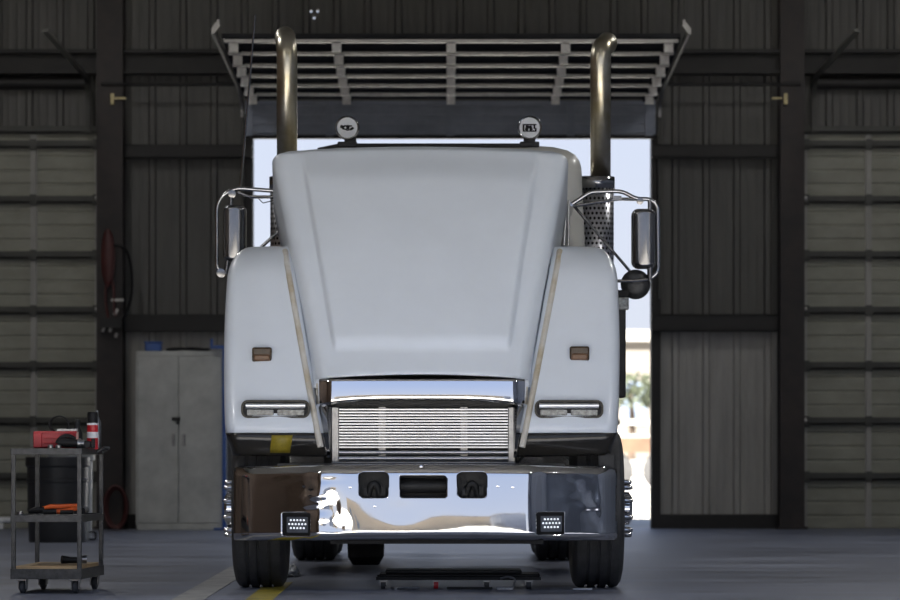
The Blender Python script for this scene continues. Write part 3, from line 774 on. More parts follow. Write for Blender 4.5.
# ---- mirrors
def mirror(s):
    Y = 25.1
    P = (lambda px, py, dy=0: at(px, py, Y+dy))
    if s < 0:
        fr = path([P(275, 191), P(236, 188), P(222, 196), P(217, 206), P(217, 268), P(224, 274)], .05, 5)
        up2 = path([P(275, 197), P(250, 197), P(238, 192)], .03); low = path([P(217, 268), P(222, 274), P(245, 262), P(278, 232)], .03)
        hx0, hx1, hy0, hy1 = 222.5, 246.5, 204.5, 262
    else:
        fr = path([P(572, 204), P(580, 199), P(590, 192), P(622, 191), P(636, 199), P(650, 199), P(658, 206), P(658.5, 272), P(650, 279)], .05, 5)
        up2 = path([P(574, 206), P(600, 202), P(618, 199), P(642, 199.5)], .03); low = path([P(616, 281), P(634, 281), P(652, 279)], .03)
        hx0, hx1, hy0, hy1 = 631.5, 656.5, 208.5, 269
    mo = MB().tube(fr, .0145, 12).build('mirror', M['dchrome'], T)
    MB().tube(up2, .012, 10).build('arm', M['dchrome'], mo)
    MB().tube(low, .012, 10).build('arm', M['dchrome'], mo)
    p, q = P(hx0, hy0), P(hx1, hy1); cx, cz, w, h = (p.x+q.x)/2, (p.z+q.z)/2, q.x-p.x, p.z-q.z
    b = MB(); rows = []
    for i in range(9):
        a = PI/2*i/8; k = 1-.22*(1-math.cos(a)); rows.append([(x, Y+.03-.075*math.sin(a), z) for x, z in rrect(cx, cz, w*(1-.62*(1-math.cos(a))), h*(1-.14*(1-math.cos(a))), .05*(1-.55*(1-math.cos(a))), 6)])
    b.loft([[(x, Y+.045, z) for x, z in rrect(cx, cz, w, h, .05, 6)]] + rows, cap=True, wrap=True); b.build('mirror_head', M['shell'], mo, angle=60)
    b = MB(); b.prism([(x, Y+.046, z) for x, z in rrect(cx, cz, w*.9, h*.94, .045, 6)], (0, .006, 0)); b.build('mirror_glass', M['glass'], mo)
    b = MB()
    def clamp(f):
        q = MB(); f(q); q.build('clamp', M['shell'], mo)
    if s > 0:
        clamp(lambda q: q.cyl(P(650, 199), P(650, 210), .016, 12)); clamp(lambda q: q.cyl(P(650, 266), P(650, 281), .020, 12)); clamp(lambda q: q.lathe(P(640, 201), (0, -1, 0), [(0, -.02), (.024, -.02), (.024, .02), (0, .024)], 14)); clamp(lambda q: q.box(P(617, 198), (.06, .03, .03)))
    else:
        clamp(lambda q: q.cyl(P(231, 190), P(231, 206), .016, 12)); clamp(lambda q: q.cyl(P(228, 260), P(226, 274), .018, 12)); clamp(lambda q: q.lathe(P(232, 194), (0, -1, 0), [(0, -.02), (.026, -.02), (.026, .02), (0, .024)], 14)); clamp(lambda q: q.lathe(P(221, 273), (0, -1, 0), [(0, -.03), (.03, -.03), (.03, .02), (0, .024)], 14))
    if s > 0:
        MB().tube([P(574, 206, .05), P(634, 276, .05)], .0105, 10).build('brace', M['dchrome'], mo)
        c = P(635.5, 284.5, .05); b = MB(); b.lathe(c, (0, -1, 0), [(0, -.02), (.09, -.015), (.103, -.005), (.104, .008), (.09, .022), (.05, .034), (0, .038)], 32); b.build('round_mirror', M['cart'], mo)
        MB().tube([P(634, 282, .02), P(635.5, 284.5, .04)], .012).build('clamp', M['dchrome'], mo)
    else:
        MB().tube([P(255, 195), P(263, 203), P(276, 200)], .004, 6).build('cable', M['black'], mo)
    # arms that carry it on the cab pillar
    e = fr[0]; MB().tube([e, Vector((CX+s*.90, Y0+.55, e.z-.05))], .016).build('arm', M['dchrome'], mo)
    e = low[0] if s > 0 else low[-1]; MB().tube([e, Vector((CX+s*.97, Y0+.5, min(e.z, 2.1)))], .012).build('arm', M['dchrome'], mo)
mirror(-1); mirror(1)
# antenna
Y = 25.15
MB().tube([at(240, 190, Y), at(243, 160, Y), at(255, 15, Y)], [.011, .008, .006], 8).build('antenna', M['dchrome'], T)
# hanging pillar lamp and dark tube behind the right fender
Y = 24.6; p, q = at(621.5, 300, Y), at(621.5, 398, Y)
b = MB(); b.bx(p.x-.040, p.x+.030, Y, Y+.08, q.z, p.z); it = b.build('air_duct', M['grime'], T, bevel=.015)
b = MB(); b.bx(p.x-.030, p.x+.050, Y-.01, Y+.08, at(0, 310, Y).z, at(0, 297, Y).z); b.build('clear_lamp', M['lens'], it, bevel=.01)
b = MB(); b.bx(p.x-.046, p.x+.055, Y-.014, Y+.085, at(0, 297, Y).z, at(0, 290, Y).z); b.build('cap', M['black'], it, bevel=.008)
b = MB(); b.bx(p.x-.30, p.x-.03, Y+.02, Y+.06, 1.45, 1.55); b.build('bracket', M['grime'], it, smooth=False)

# ================================================================== LEFT SIDE THINGS
# ---- steel cabinet
cxa, cxb = at(136, 0, 38.75).x, at(224.5, 0, 38.75).x; cw = cxb-cxa; Yc = 38.72; ct = at(0, 351, Yc).z
cb = thing('steel_cabinet', 'tall grey two door steel cabinet standing against the far wall', 'cabinet', ((cxa+cxb)/2, Yc+.28, 0))
b = MB(); b.bx(cxa, cxb, Yc+.02, Yc+.5, .0, ct); b.bx(cxa, cxb, Yc, Yc+.03, ct-.055, ct); b.bx(cxa, cxb, Yc, Yc+.03, 0, .07); b.bx(cxa, cxa+.02, Yc, Yc+.03, 0, ct); b.bx(cxb-.02, cxb, Yc, Yc+.03, 0, ct)
b.build('body', M['cabinet'], cb, smooth=False, bevel=.004)
xm = cxa + cw*.485
for s, x0, x1 in ((-1, cxa+.024, xm-.008), (1, xm+.008, cxb-.024)):
    b = MB(); b.bx(x0, x1, Yc-.004, Yc+.018, .075, ct-.06); dd = b.build('door', M['cabinet'], cb, smooth=False, bevel=.004)
    b = MB(); xh = xm + s*.055; zh = at(0, 440, Yc).z
    b.box((xh, Yc-.008, zh), (.035, .012, .13)); b.box((xh, Yc-.022, zh+.01), (.022, .026, .075)); b.build('handle', M['galv'], dd, bevel=.004)
b = MB(); p = at(176, 419, Yc); b.box((p.x, Yc-.014, p.z), (.09, .018, .04)); b.box((p.x+.02, Yc-.014, p.z-.03), (.03, .016, .05)); b.build('hasp', M['steel'], cb, bevel=.004)
# things on the cabinet
p = at(151, 0, Yc); b = MB(); zz = ct
b.bx(p.x-.07, p.x+.10, Yc+.06, Yc+.24, zz, zz+.085); bx_ = thing('storage_box', 'small blue box on top of the grey cabinet, at its left end', 'box', (p.x, Yc+.15, zz))
b.build('body', M['blue'], bx_, bevel=.012)
b = MB(); b.bx(p.x-.08, p.x+.11, Yc+.05, Yc+.25, zz+.085, zz+.105); b.build('lid', M['blue'], bx_, bevel=.006)
p = at(186, 0, Yc); b = MB()
b.tube(bez((p.x-.22, Yc+.15, zz+.015), (p.x-.1, Yc+.1, zz+.05), (p.x+.1, Yc+.25, zz+.01), (p.x+.24, Yc+.12, zz+.02)), .014); b.tube(bez((p.x-.2, Yc+.22, zz+.013), (p.x, Yc+.12, zz+.03), (p.x+.05, Yc+.3, zz+.05), (p.x+.22, Yc+.2, zz+.015)), .012)
tag(b.build('cable_bundle', M['black'], angle=60), 'loose black cable lying on top of the grey cabinet', 'cable')
p = at(223.5, 0, Yc-.03); hp = thing('pipe_stand', 'slim blue pipe stand at the right edge of the grey cabinet', 'pipe', (p.x+.02, Yc-.05, 0))
b = MB(); b.bx(p.x-.012, p.x+.032, Yc-.07, Yc-.03, .02, ct+.02); b.build('post', M['blue'], hp, bevel=.006)
b = MB(); b.bx(p.x-.14, p.x+.032, Yc-.07, Yc-.03, ct+.02, ct+.06); b.build('top_arm', M['blue'], hp, bevel=.006)
b = MB(); b.bx(p.x-.14, p.x-.11, Yc-.065, Yc-.035, ct+.06, ct+.13); b.build('hook', M['blue'], hp, bevel=.006)
b = MB(); b.bx(p.x-.10, p.x+.12, Yc-.15, Yc-.015, 0, .025); b.build('foot', M['blue'], hp, bevel=.006)

# ---- hose station on the left column
Yk = YW-.42
b = MB(); q = at(108.5, 258, Yk); hs = thing('hose_reel', 'dark red air hose reel mounted on the left steel column', 'hose reel', (q.x, Yk, q.z-.35))
b.lathe((q.x, Yk-.02, q.z), (0, -1, 0), [(0, 0), (.075, 0), (.075, .05), (.06, .07), (0, .07)], 24)
for v in b.bm.verts: v.co.z = q.z + (v.co.z-q.z)*4.2
b.build('housing', M['dred'], hs, angle=60)
b = MB(); P = lambda px, py, dy=-.08: at(px, py, Yk+dy)
b.tube(bez(P(114, 246), P(128, 242), P(133, 262), P(132, 290)) + bez(P(132, 290), P(131, 308), P(122, 318), P(118, 326))[1:], .017, 10); b.build('black_hose', M['black'], hs)
b = MB(); b.tube(bez(P(106, 285), P(104, 300), P(107, 315), P(110, 322)), .013, 10); b.tube(bez(P(112, 280), P(116, 300), P(112, 310), P(116, 316)), .013, 10); b.build('red_hose', M['dred'], hs)
b = MB(); b.bar(P(111, 300), P(124, 300), .02, .03); b.bar(P(114, 315), P(118, 309), .02, .035); b.build('coupling', M['galv'], hs, bevel=.004)
for px, py in ((103, 329.5), (110, 329.5), (116, 335)):
    b = MB(); b.cyl(P(px-.6, py+2.5), P(px+1, py-2), .018, 12); b.build('nozzle', M['galv'], hs)
b = MB(); b.bx(P(100, 0).x, P(122, 0).x, Yk-.10, Yk+.02, P(0, 328).z, P(0, 318).z); b.build('shelf', M['steel'], hs, smooth=False)
# hose coil on the lower column
q = at(116, 505, Yk-.1); b = MB()
for k in range(3):
    b.tube([Vector((q.x+math.cos(a)*(.10+.012*k), Yk-.07-.03*k, .24+math.sin(a)*(.20+.015*k))) for a in [2*PI*i/28 for i in range(29)]], .015, 8)
tag(b.build('hose_coil', M['dred'], angle=60), 'coil of dark red hose hung low on the left steel column', 'hose')
# column clips
for px, s, lab in ((115, 1, 'left'), (783, -1, 'right')):
    q = at(px, 98, YW-.44); b = MB(); b.bx(q.x-.02-s*.03, q.x+.02-s*.03, YW-.45, YW-.40, q.z-.07, q.z+.05); b.bx(q.x-.02-s*.01, q.x+s*.12, YW-.45, YW-.42, q.z-.015, q.z+.01)
    tag(b.build('clip_bracket', M['brass'], smooth=False, bevel=.004), 'small brass coloured bracket high on the %s steel column' % lab, 'bracket')

# ---- tool cart
KX0, KX1, KY0, KY1 = -2.655, -2.245, 22.22, 22.98
kt = thing('tool_cart', 'dark steel tool cart with three shelves left of the truck', 'cart', ((KX0+KX1)/2, (KY0+KY1)/2, 0))
ztp, zmd, zbt = .885, .475, .145
for x in (KX0, KX1):
    for y in (KY0, KY1):
        b = MB(); b.box((x+(.0), y, (ztp+zbt-.03)/2), (.026, .026, ztp-zbt+.03)); b.build('post', M['cart'], kt, smooth=False, bevel=.003)
def shelf(z, nm, th):
    b = MB(); b.bx(KX0-.012, KX1+.012, KY0-.012, KY1+.012, z-.012, z)
    for y in (KY0-.013, KY1+.013): b.bx(KX0-.013, KX1+.013, y-.004, y+.004, z-th, z+.008)
    for x in (KX0-.013, KX1+.013): b.bx(x-.004, x+.004, KY0-.013, KY1+.013, z-th, z+.008)
    return b.build(nm, M['cart'], kt, smooth=False, bevel=.002)
shelf(ztp, 'shelf', .03); shelf(zmd, 'shelf', .035); shelf(zbt, 'shelf', .055)
b = MB(); b.bx(KX0+.016, KX1-.016, KY0-.004, KY1-.0, zbt, zbt+.026); b.build('wood_deck', M['wood'], kt, smooth=False, bevel=.002)
b = MB(); b.tube(path([(KX1+.012, KY1-.04, ztp-.02), (KX1+.06, KY1-.04, ztp-.02+.03), (KX1+.06, KY0+.5, ztp+.01), (KX1+.012, KY0+.5, ztp-.02)], .03), .009, 10); b.build('handle', M['cart'], kt)
for x in (KX0+.045, KX1-.035):
    for y in (KY0+.05, KY1-.05):
        cs = MB(); cs.box((x, y, .084), (.062, .07, .012)); cs.box((x-.024, y+.012, .055), (.005, .05, .058)); cs.box((x+.024, y+.012, .055), (.005, .05, .058))
        co = cs.build('caster', M['galv'], kt, smooth=False, bevel=.002)
        b = MB(); b.lathe((x-.018, y+.02, .042), (1, 0, 0), [(0, 0), (.030, 0), (.042, .006), (.042, .030), (.030, .036), (0, .036)], 24); b.build('caster_wheel', M['rubber'], co)
kt.rotation_euler.z = math.radians(-4.5)
# goods on the top shelf
Yt = 22.5; p, q = at(34, 431.5, Yt), at(76, 447, Yt); z0 = ztp+.009
tb = thing('toolbox', 'bright red open toolbox on the top shelf of the cart', 'toolbox', ((p.x+q.x)/2, Yt+.07, z0))
b = MB(); b.bx(p.x, q.x, Yt, Yt+.15, z0, z0+.012); b.bx(p.x, q.x, Yt, Yt+.006, z0, p.z); b.bx(p.x, q.x, Yt+.144, Yt+.15, z0, p.z); b.bx(p.x, p.x+.006, Yt, Yt+.15, z0, p.z); b.bx(q.x-.006, q.x, Yt, Yt+.15, z0, p.z)
for i in range(2): b.bx(p.x+.06, q.x-.03, Yt-.006, Yt+.002, z0+.028+i*.030, z0+.040+i*.030)
b.bx(p.x-.004, q.x+.004, Yt-.005, Yt+.01, p.z-.012, p.z+.002); b.build('body', M['red'], tb, smooth=False, bevel=.003)
b = MB(); b.bx(p.x-.004, p.x+.05, Yt-.010, Yt, z0+.004, p.z-.006); b.build('end_clip', M['red'], tb, smooth=False, bevel=.008)
c = at(59, 430, Yt+.07); b = MB()
for k in range(3): b.tube([Vector((c.x+math.cos(a)*(.062-.004*k), Yt+.07+.012*k, p.z-.012+.0045+max(0, math.sin(a))*.0+.052+math.sin(a)*.052)) for a in [2*PI*i/24 for i in range(25)]], .0045, 6)
tag(b.build('cable_coil', M['black'], angle=60), 'loop of thin black cable standing up in the red toolbox', 'cable')
b = MB(); q2 = at(66, 428, Yt+.03); b.bar((q2.x-.06, Yt+.035, p.z-.004+.01), (q2.x+.07, Yt+.035, p.z+.01), .03, .02); b.bx(q2.x-.03, q2.x+.01, Yt+.02, Yt+.05, p.z-.02, p.z+.004)
tag(b.build('ratchet', M['glove'], bevel=.004), 'dull steel ratchet sticking out of the red toolbox', 'tool')
# angle grinder in front
yq = KY0+.10; c = at(64, 446, yq); gd = thing('angle_grinder', 'black and silver power tool lying in front of the red toolbox', 'power tool', (c.x, yq, z0))
b = MB(); b.tube([(c.x-.035, yq, z0+.036), (c.x+.0, yq, z0+.038), (c.x+.05, yq, z0+.034), (c.x+.085, yq, z0+.030)], [.024, .030, .028, .022], 14); b.build('body', M['black'], gd)
b = MB(); b.tube(bez((c.x-.045, yq, z0+.03), (c.x-.02, yq, z0+.085), (c.x+.03, yq, z0+.09), (c.x+.07, yq, z0+.055)), .012, 10); b.build('handle', M['black'], gd)
b = MB(); b.cyl((c.x+.085, yq, z0+.030), (c.x+.105, yq, z0+.030), .029, 14); b.cyl((c.x+.106, yq, z0+.030), (c.x+.125, yq, z0+.030), .022, 12); b.build('gear_head', M['glove'], gd)
for px in (50.5, 58.5):
    c = at(px, 447, KY0+.05); b = MB(); b.lathe((c.x, KY0+.05, z0), (0, 0, 1), [(.018, 0), (.018, .016), (.012, .022), (0, .022)], 14)
    tag(b.build('socket', M['glove']), 'small shiny steel socket on the front edge of the cart top, %s of two' % ('left' if px < 55 else 'right'), 'socket', 'sockets on the cart top')
c = at(83, 446, KY0+.15); b = MB(); b.bx(c.x-.04, c.x+.05, KY0+.10, KY0+.19, z0, z0+.045); b.bx(c.x+.052, c.x+.075, KY0+.12, KY0+.17, z0, z0+.06)
tag(b.build('battery_pack', M['black'], bevel=.006), 'black battery block beside the power tool on the cart', 'battery')
c = at(92.5, 443, KY0+.45); yc = KY0+.45; sc = thing('spray_can', 'red and white spray can with black cap on the cart top', 'spray can', (c.x, yc, z0))
sS = F/yc; zt_ = at(0, 412, yc).z; r = 5.6/sS
def zrow(py): return max(z0, at(0, py, yc).z)
b = MB(); z0 = ztp+.001; b.lathe((c.x, yc, 0), (0, 0, 1), [(0, z0), (r, z0), (r, zrow(424)), (0, zrow(424))], 28); b.build('body', M['red'], sc)
b = MB(); b.lathe((c.x, yc, 0), (0, 0, 1), [(r+.0008, zrow(438)), (r+.0012, zrow(438)), (r+.0012, zrow(432)), (r+.0008, zrow(432))], 28); b.lathe((c.x, yc, 0), (0, 0, 1), [(r+.0008, zrow(425)), (r+.0012, zrow(425)), (r+.0012, zrow(423)), (0, zrow(423))], 28); b.build('label_band', M['white'], sc)
b = MB(); b.lathe((c.x, yc, 0), (0, 0, 1), [(r*.96, zrow(423)), (r*.96, zrow(414)), (r*.85, zt_), (0, zt_)], 28); b.build('cap', M['black'], sc)
c = at(97, 410, KY0+.62); yc = KY0+.62; b = MB(); b.lathe((c.x, yc, 0), (0, 0, 1), [(0, z0), (.026, z0), (.026, z0+.17), (.010, z0+.21), (.008, z0+.245), (0, z0+.25)], 20)
bt = tag(b.build('bottle', M['glove']), 'slim grey nozzle bottle behind the spray can on the cart', 'bottle')
c = at(77, 430, KY0+.66); yc = KY0+.66; b = MB(); b.lathe((c.x, yc, 0), (0, 0, 1), [(0, z0), (.035, z0), (.035, z0+.10), (.018, z0+.14), (.016, z0+.185), (0, z0+.19)], 20)
tag(b.build('bottle', M['grime']), 'dark bottle standing behind the red toolbox on the cart', 'bottle')
# middle shelf
ym = KY0+.12; z0 = zmd+.008; c0 = at(42, 512, ym)
cl = thing('cable_cutter', 'tool with bright orange handles lying on the middle cart shelf', 'tool', (at(58, 0, ym).x, ym, z0))
b = MB(); X = lambda px: at(px, 0, ym).x
b.tube([(X(41), ym+.03, z0+.035), (X(50), ym+.03, z0+.05), (X(77), ym+.05, z0+.055)], [.012, .016, .013], 10); b.tube([(X(52), ym+.0, z0+.02), (X(62), ym+.0, z0+.018), (X(77), ym+.04, z0+.040)], [.014, .016, .012], 10); b.build('handle', M['orange'], cl)
b = MB(); b.tube([(X(28), ym+.02, z0+.018), (X(36), ym+.02, z0+.03), (X(44), ym+.02, z0+.03)], [.012, .022, .018], 10); b.tube([(X(44), ym-.03, z0+.018), (X(50), ym-.03, z0+.018), (X(57), ym-.03, z0+.018)], .017, 10); b.tube([(X(61), ym-.04, z0+.016), (X(74), ym-.04, z0+.016)], .014, 10); b.build('jaw', M['black'], cl)
b = MB(); b.lathe((X(20), ym, z0), (0, 0, 1), [(0, 0), (.020, 0), (.020, .018), (0, .022)], 14); tag(b.build('socket', M['glove']), 'shiny steel socket on the left end of the middle cart shelf', 'socket')
b = MB(); b.tube([(KX1-.05, KY0+.35, z0+.02), (KX1-.06, KY0+.7, z0+.02)], .02, 10); tag(b.build('grip_tool', M['black']), 'black grip tool along the right side of the middle cart shelf', 'tool')
# bottom shelf
yb_ = KY0+.42; z0 = zbt+.027; X = lambda px: at(px, 0, yb_).x
fl = thing('flashlight', 'black torch lying on the wooden bottom shelf of the cart', 'torch', (X(72), yb_, z0))
b = MB(); b.tube([(X(62), yb_-.02, z0+.026), (X(70), yb_, z0+.022), (X(80), yb_+.02, z0+.020)], [.026, .020, .018], 12); b.build('barrel', M['black'], fl)
b = MB(); b.lathe((X(83), yb_+.027, z0+.026), (1, .15, 0), [(0, -.03), (.018, -.03), (.026, 0), (.026, .02), (0, .02)], 16); b.build('head', M['glove'], fl)

# ---- barrels behind the cart
Yd = 33.9; xa, xb = at(26, 0, Yd).x, at(87, 0, Yd).x; r = (xb-xa)/2; cx = (xa+xb)/2
dm = thing('plastic_drum', 'charcoal plastic drum standing behind the tool cart', 'drum', (cx, Yd+.1, 0))
zt = at(0, 457, Yd).z
b = MB(); b.lathe((cx, Yd+.1, 0), (0, 0, 1), [(0, 0), (r*.92, 0), (r*.95, .02), (r*.97, zt*.35), (r, zt*.36), (r, zt*.40), (r*.98, zt*.41), (r, zt*.88), (r*1.06, zt*.9), (r*1.06, zt), (r*.98, zt), (r*.9, zt*.2), (0, zt*.19)], 40); b.build('body', M['barrel'], dm)
b = MB(); b.lathe((cx, Yd+.1, 0), (0, 0, 1), [(r*1.0, zt*.70), (r*1.03, zt*.71), (r*1.03, zt*.74), (r*1.0, zt*.75)], 40); b.build('hoop', M['barrel'], dm)
Yd2 = 34.6; xa, xb = at(50, 0, Yd2).x, at(92.5, 0, Yd2).x; r = (xb-xa)/2; cx = (xa+xb)/2; zt = at(0, 455, Yd2).z
dm = thing('plastic_bin', 'pale grey plastic bin half hidden behind the charcoal drum', 'bin', (cx, Yd2, 0))
b = MB(); b.lathe((cx, Yd2+.02, 0), (0, 0, 1), [(0, 0), (r*.93, 0), (r*.95, .02), (r, zt*.93), (r*1.1, zt*.94), (r*1.1, zt), (r*.98, zt), (r*.9, .05), (0, .04)], 36); b.build('body', M['binlight'], dm)
b = MB(); q = at(90, 535, Yd2); b.tube(path([(q.x-.01, Yd2-.05, q.z+.03), (q.x+.06, Yd2-.05, q.z+.03), (q.x+.06, Yd2-.05, q.z-.04), (q.x-.01, Yd2-.05, q.z-.04)], .02), .008, 8); b.build('handle', M['grime'], dm)
b = MB(); q0, q1 = at(-12, 0, YW-.2), at(14, 0, YW-.2); b.cyl((q0.x-1.2, YW-.22, .095), (q1.x-.02, YW-.22, .095), .035, 14)
for x in (q0.x-1, q1.x-.15): b.bx(x-.04, x+.04, YW-.27, YW-.17, 0, .062)
tag(b.build('white_pipe', M['white']), 'white pipe lying on blocks at the foot of the left door', 'pipe')

# ---- mechanic's creeper under the bumper
Yk = 22.95; X = lambda px: at(px, 0, Yk).x
cr = thing('mechanic_creeper', 'low black mechanic creeper on casters on the floor under the bumper', 'creeper', ((X(376)+X(540))/2, Yk+.2, 0))
b = MB(); b.bx(X(379), X(540), Yk, Yk+.42, .075, .095); b.build('board', M['black'], cr, bevel=.008)
b = MB(); b.bx(X(385), X(522), Yk+.03, Yk+.39, .095, .118); b.build('pad', M['grime'], cr, bevel=.01)
b = MB()
for y in (Yk+.01, Yk+.39): b.bar((X(376), y, .066), (X(541), y, .066), .03, .02)
b.build('frame_rail', M['black'], cr, smooth=False)
for px in (383, 436, 487, 529):
    for y in (Yk+.03, Yk+.38):
        b = MB(); b.box((X(px), y, .05), (.045, .045, .012)); b.box((X(px)-.02, y, .038), (.004, .035, .03)); b.box((X(px)+.02, y, .038), (.004, .035, .03)); cs = b.build('caster', M['galv'], cr, smooth=False)
        b = MB(); b.lathe((X(px)-.014, y, .026), (1, 0, 0), [(0, 0), (.026, 0), (.026, .028), (0, .028)], 18); b.build('caster_wheel', M['red'] if px == 436 else M['rubber'], cs)
yl = Yk-.10
b = MB(); b.tube(path([(X(398), yl, .010), (X(420), yl, .010)], .01), .009, 8); b.lathe((X(396), yl, .001), (0, 0, 1), [(.010, 0), (.022, 0), (.022, .012), (.010, .012)], 14); tag(b.build('wrench', M['glove'], angle=40), 'steel spanner on the floor before the left half of the creeper', 'wrench')
b = MB(); b.tube(path([(X(447), yl+.01, .009), (X(462), yl, .009), (X(478), yl+.02, .009), (X(492), yl, .009)], .03), .008, 8); tag(b.build('air_line', M['grime'], angle=60), 'short dark air line on the floor before the creeper', 'hose')
b = MB(); b.tube(path([(X(496), yl, .012), (X(513), yl, .012), (X(515), yl, .070), (X(507), yl, .082), (X(500), yl, .07)], .02), .007, 8); b.box((X(505), yl, .006), (.10, .04, .012)); tag(b.build('hook_tool', M['glove'], angle=40), 'bent steel hook tool standing before the right end of the creeper', 'tool')
Yj = 27.6; xa, xb = at(349, 0, Yj).x, at(383, 0, Yj).x; xm_ = (xa+xb)/2
b = MB(); b.loft([[Vector((xm_+sx*w_, Yj+sy*w_, z)) for sx, sy in ((-1, -1), (1, -1), (1, 1), (-1, 1))] for w_, z in ((.10, 0), (.135, .06), (.14, .20), (.09, .22), (.06, .25))], cap=True, wrap=True)
tag(b.build('axle_stand', M['grime'], smooth=False, bevel=.006), 'dark squat stand on the floor under the truck, right of the left rear wheel', 'stand')
b = MB(); b.bx(at(573, 0, 22.9).x, at(592, 0, 22.9).x, 22.86, 22.93, 0, .006); tag(b.build('paper_strip', M['white'], smooth=False), 'white strip lying on the floor before the right front wheel', 'paper')
# crumpled plastic behind the left front wheel
b = MB(); bmesh.ops.create_icosphere(b.bm, subdivisions=3, radius=1)
rg = random.Random(3)
c = at(291, 0, 25.3)
for v in b.bm.verts:
    n = v.co.copy(); k = 1 + .35*math.sin(n.x*9+n.z*5)*math.sin(n.y*8+1) + rg.uniform(-.12, .12)
    v.co = Vector((c.x + n.x*.055*k, 25.3 + n.y*.40*k, max(.001, .03 + n.z*.045*k)))
tag(b.build('plastic_sheet', M['white'], angle=20), 'crumpled pale plastic sheet on the floor behind the left front wheel', 'plastic sheet')

# ================================================================== OUTDOORS BACKDROP
def building(nm, label, x0, x1, y0, y1, h, m, wins):
    o = thing(nm, label, 'building', ((x0+x1)/2, (y0+y1)/2, -.02))
    b = MB(); b.bx(x0, x1, y0, y1, -.02, h); b.build('wall', m, o, smooth=False)
    b = MB(); b.bx(x0-.2, x1+.2, y0-.2, y1+.2, h, h+.35); b.build('parapet', M['trailw'], o, smooth=False)
    for wx, wz, ww, wh in wins:
        b = MB(); b.bx(wx-ww/2, wx+ww/2, y0-.06, y0+.02, wz-wh/2, wz+wh/2); b.build('window', M['winblue'], o, smooth=False)
building('office_building', 'pale low building seen through the doorway beyond the yard', -14, 14, 112, 124, 4.1, M['cream'], [(4.1+1.6*i, 2.2, .8, 1.3) for i in range(-9, 6)])
building('warehouse', 'grey warehouse at the far right beyond the yard', 15, 34, 105, 120, 5.0, M['greybld'], [])
building('reflected_beige_building', 'unseen beige building added across the yard for the chrome to reflect', -22, 3.2, -62, -50, 6.5, M['beige'], [(-14, 2, 3, 2), (-7, 2, 2.4, 2.2)])  # this and the next: added behind the camera as reflections for the chrome
building('reflected_blue_building', 'unseen blue grey building added across the yard for the chrome to reflect', 4.0, 26, -64, -48, 8.0, M['bluewall'], [])
for o_ in [o for o in C.objects if o.name.startswith('window') and o.parent and o.parent.name == 'reflected_beige_building']: o_.location.y += 12.0
tr = thing('flatbed_trailer', 'faded orange and white flatbed trailer parked outside the doorway', 'trailer', (4.3, 74, -.02))
b = MB(); b.bx(2.2, 9.5, 73, 75.3, .75, 1.05); b.build('deck', M['trail'], tr, smooth=False)
b = MB(); b.bx(2.3, 9.4, 73.0, 75.2, 1.05, 1.12)
for i in range(8): b.bx(2.4+i*.95, 2.5+i*.95, 73.0, 73.1, 1.12, 1.42)
b.bx(2.3, 9.4, 73.0, 73.08, 1.3, 1.42); b.build('side_rail', M['trailw'], tr, smooth=False)
b = MB(); b.bx(2.3, 9.4, 73.1, 75.1, .30, .60); b.build('chassis', M['trailw'], tr, smooth=False)
for x in (3.3, 4.3, 8.2): 
    b = MB(); b.lathe((x, 73.05, .38), (0, 1, 0), [(0, 0), (.2, 0), (.4, .03), (.4, .25), (0, .25)], 24); b.build('wheel', M['rubber'], tr)
for i, (x, y, h, lab) in enumerate(((5.2, 104, 3.2, 'small dark tree standing before the pale low building, seen right of the truck'),)):
    t = thing('tree', lab, 'tree', (x, y, -.02)); b = MB(); b.tube([(x, y, -.02), (x+.05, y, h*.5), (x, y, h*.75)], [.12, .09, .05], 8); b.build('trunk', M['bark'], t)
    b = MB(); rg = random.Random(i)
    for k in range(420):
        a, e, rr = rg.uniform(0, 2*PI), rg.uniform(-.5, 1), rg.uniform(.5, 1.0)
        c = Vector((x+math.cos(a)*rr*.9, y+math.sin(a)*rr*.9, h*.72+e*.6)); s_ = rg.uniform(.08, .18)
        u = Vector((rg.uniform(-1, 1), rg.uniform(-1, 1), rg.uniform(-1, 1))).normalized(); v = u.orthogonal().normalized()
        A = [b.bm.verts.new(c+u*s_), b.bm.verts.new(c+v*s_*.5), b.bm.verts.new(c-u*s_), b.bm.verts.new(c-v*s_*.5)]; b.bm.faces.new(A)
    b.build('crown', M['leaf'], t, smooth=False)

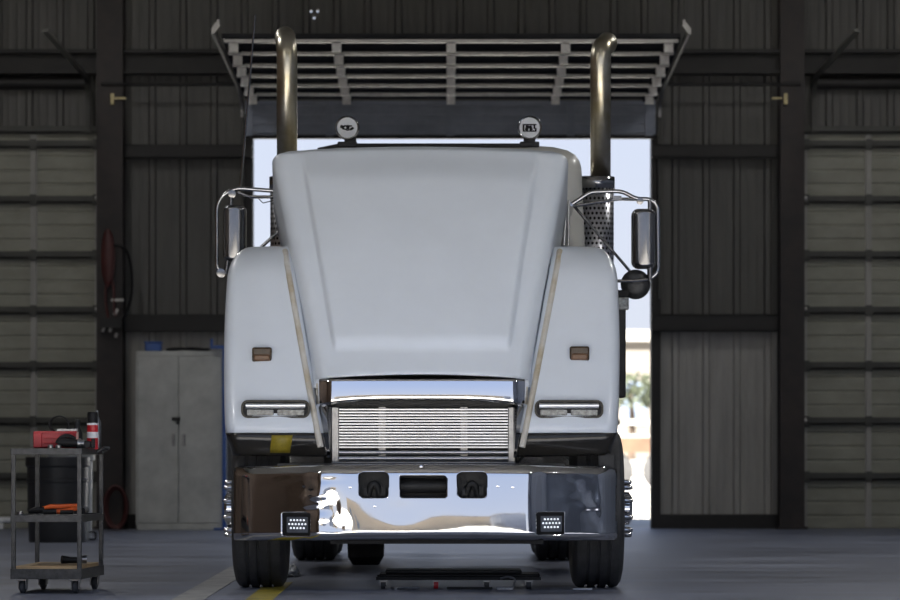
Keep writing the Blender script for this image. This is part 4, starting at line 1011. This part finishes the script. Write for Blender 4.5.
# ---- fill lamps added under the roof to brighten the dark interior
def add_fill_lamp(x, y, p, lab):
    o = thing('fill_lamp', lab, 'lamp', (x, y, 6.75), 'added fill lamps')
    b = MB(); b.lathe((x, y, 6.75), (0, 0, 1), [(.30, 0), (.29, .02), (.16, .22), (.10, .26), (.10, .42), (0, .44)], 28); b.build('reflector', M['galv'], o)
    b = MB(); b.cyl((x, y, 7.17), (x, y, ZR), .012, 8); b.build('suspension_rod', M['steel'], o)
    b = MB(); b.lathe((x, y, 6.79), (0, 0, -1), [(0, -.01), (.24, -.01), (.24, .005), (0, .02)], 24); b.build('lens', M['lamp'], o)
    l = bpy.data.lights.new('lamp', 'AREA'); l.shape = 'DISK'; l.size = .5; l.energy = p; l.color = (1.0, .98, .95)
    lo = bpy.data.objects.new('lamp', l); C.objects.link(lo); lo.location = (x, y, 6.72)
for i, (x, y, p) in enumerate(FILL_LAMPS): add_fill_lamp(x, y, p, ('left' if x < 0 else 'right') + ' added fill lamp hung from the roof, %s' % ('over the front of the truck', 'over the rear of the truck', 'by the far wall')[i//2])
# ================================================================== LIGHT, WORLD, CAMERA
w = bpy.data.worlds.new('sky'); S.world = w; w.use_nodes = True; nt = w.node_tree
bg = nt.nodes['Background']
tc = nt.nodes.new('ShaderNodeTexCoord'); sx = nt.nodes.new('ShaderNodeSeparateXYZ'); rp = nt.nodes.new('ShaderNodeValToRGB')
nt.links.new(tc.outputs['Generated'], sx.inputs[0]); nt.links.new(sx.outputs[2], rp.inputs['Fac'])
rp.color_ramp.elements[0].position = 0.0; rp.color_ramp.elements[0].color = (.80, .84, .93, 1)
rp.color_ramp.elements[1].position = .7; rp.color_ramp.elements[1].color = (.42, .58, .95, 1)
e = rp.color_ramp.elements.new(.12); e.color = (.68, .77, .98, 1)
nt.links.new(rp.outputs['Color'], bg.inputs['Color']); bg.inputs['Strength'].default_value = .75
sl = bpy.data.lights.new('sun', 'SUN'); sl.energy = 30.0; sl.color = (1, .95, .86); sl.angle = .01
so = bpy.data.objects.new('sun', sl); C.objects.link(so); so.location = (0, 0, 30)
so.rotation_euler = Vector((.2, 1.0, -1.38)).to_track_quat('-Z', 'Y').to_euler()

cam = bpy.data.cameras.new('camera'); oc = bpy.data.objects.new('camera', cam); C.objects.link(oc)
oc.location = (0, 0, CAMZ); oc.rotation_euler = (PI/2, 0, 0)
cam.sensor_width = 36; cam.sensor_fit = 'HORIZONTAL'; cam.lens = F*36/900; cam.shift_y = (HZ-300)/900
cam.clip_start = .1; cam.clip_end = 500
cam.dof.use_dof = True; cam.dof.focus_distance = 22.9; cam.dof.aperture_fstop = 3.5
S.camera = oc
vs = S.view_settings; vs.view_transform = 'Standard'; vs.look = 'None'; vs.gamma = 1; vs.use_curve_mapping = False; vs.exposure = 0.38
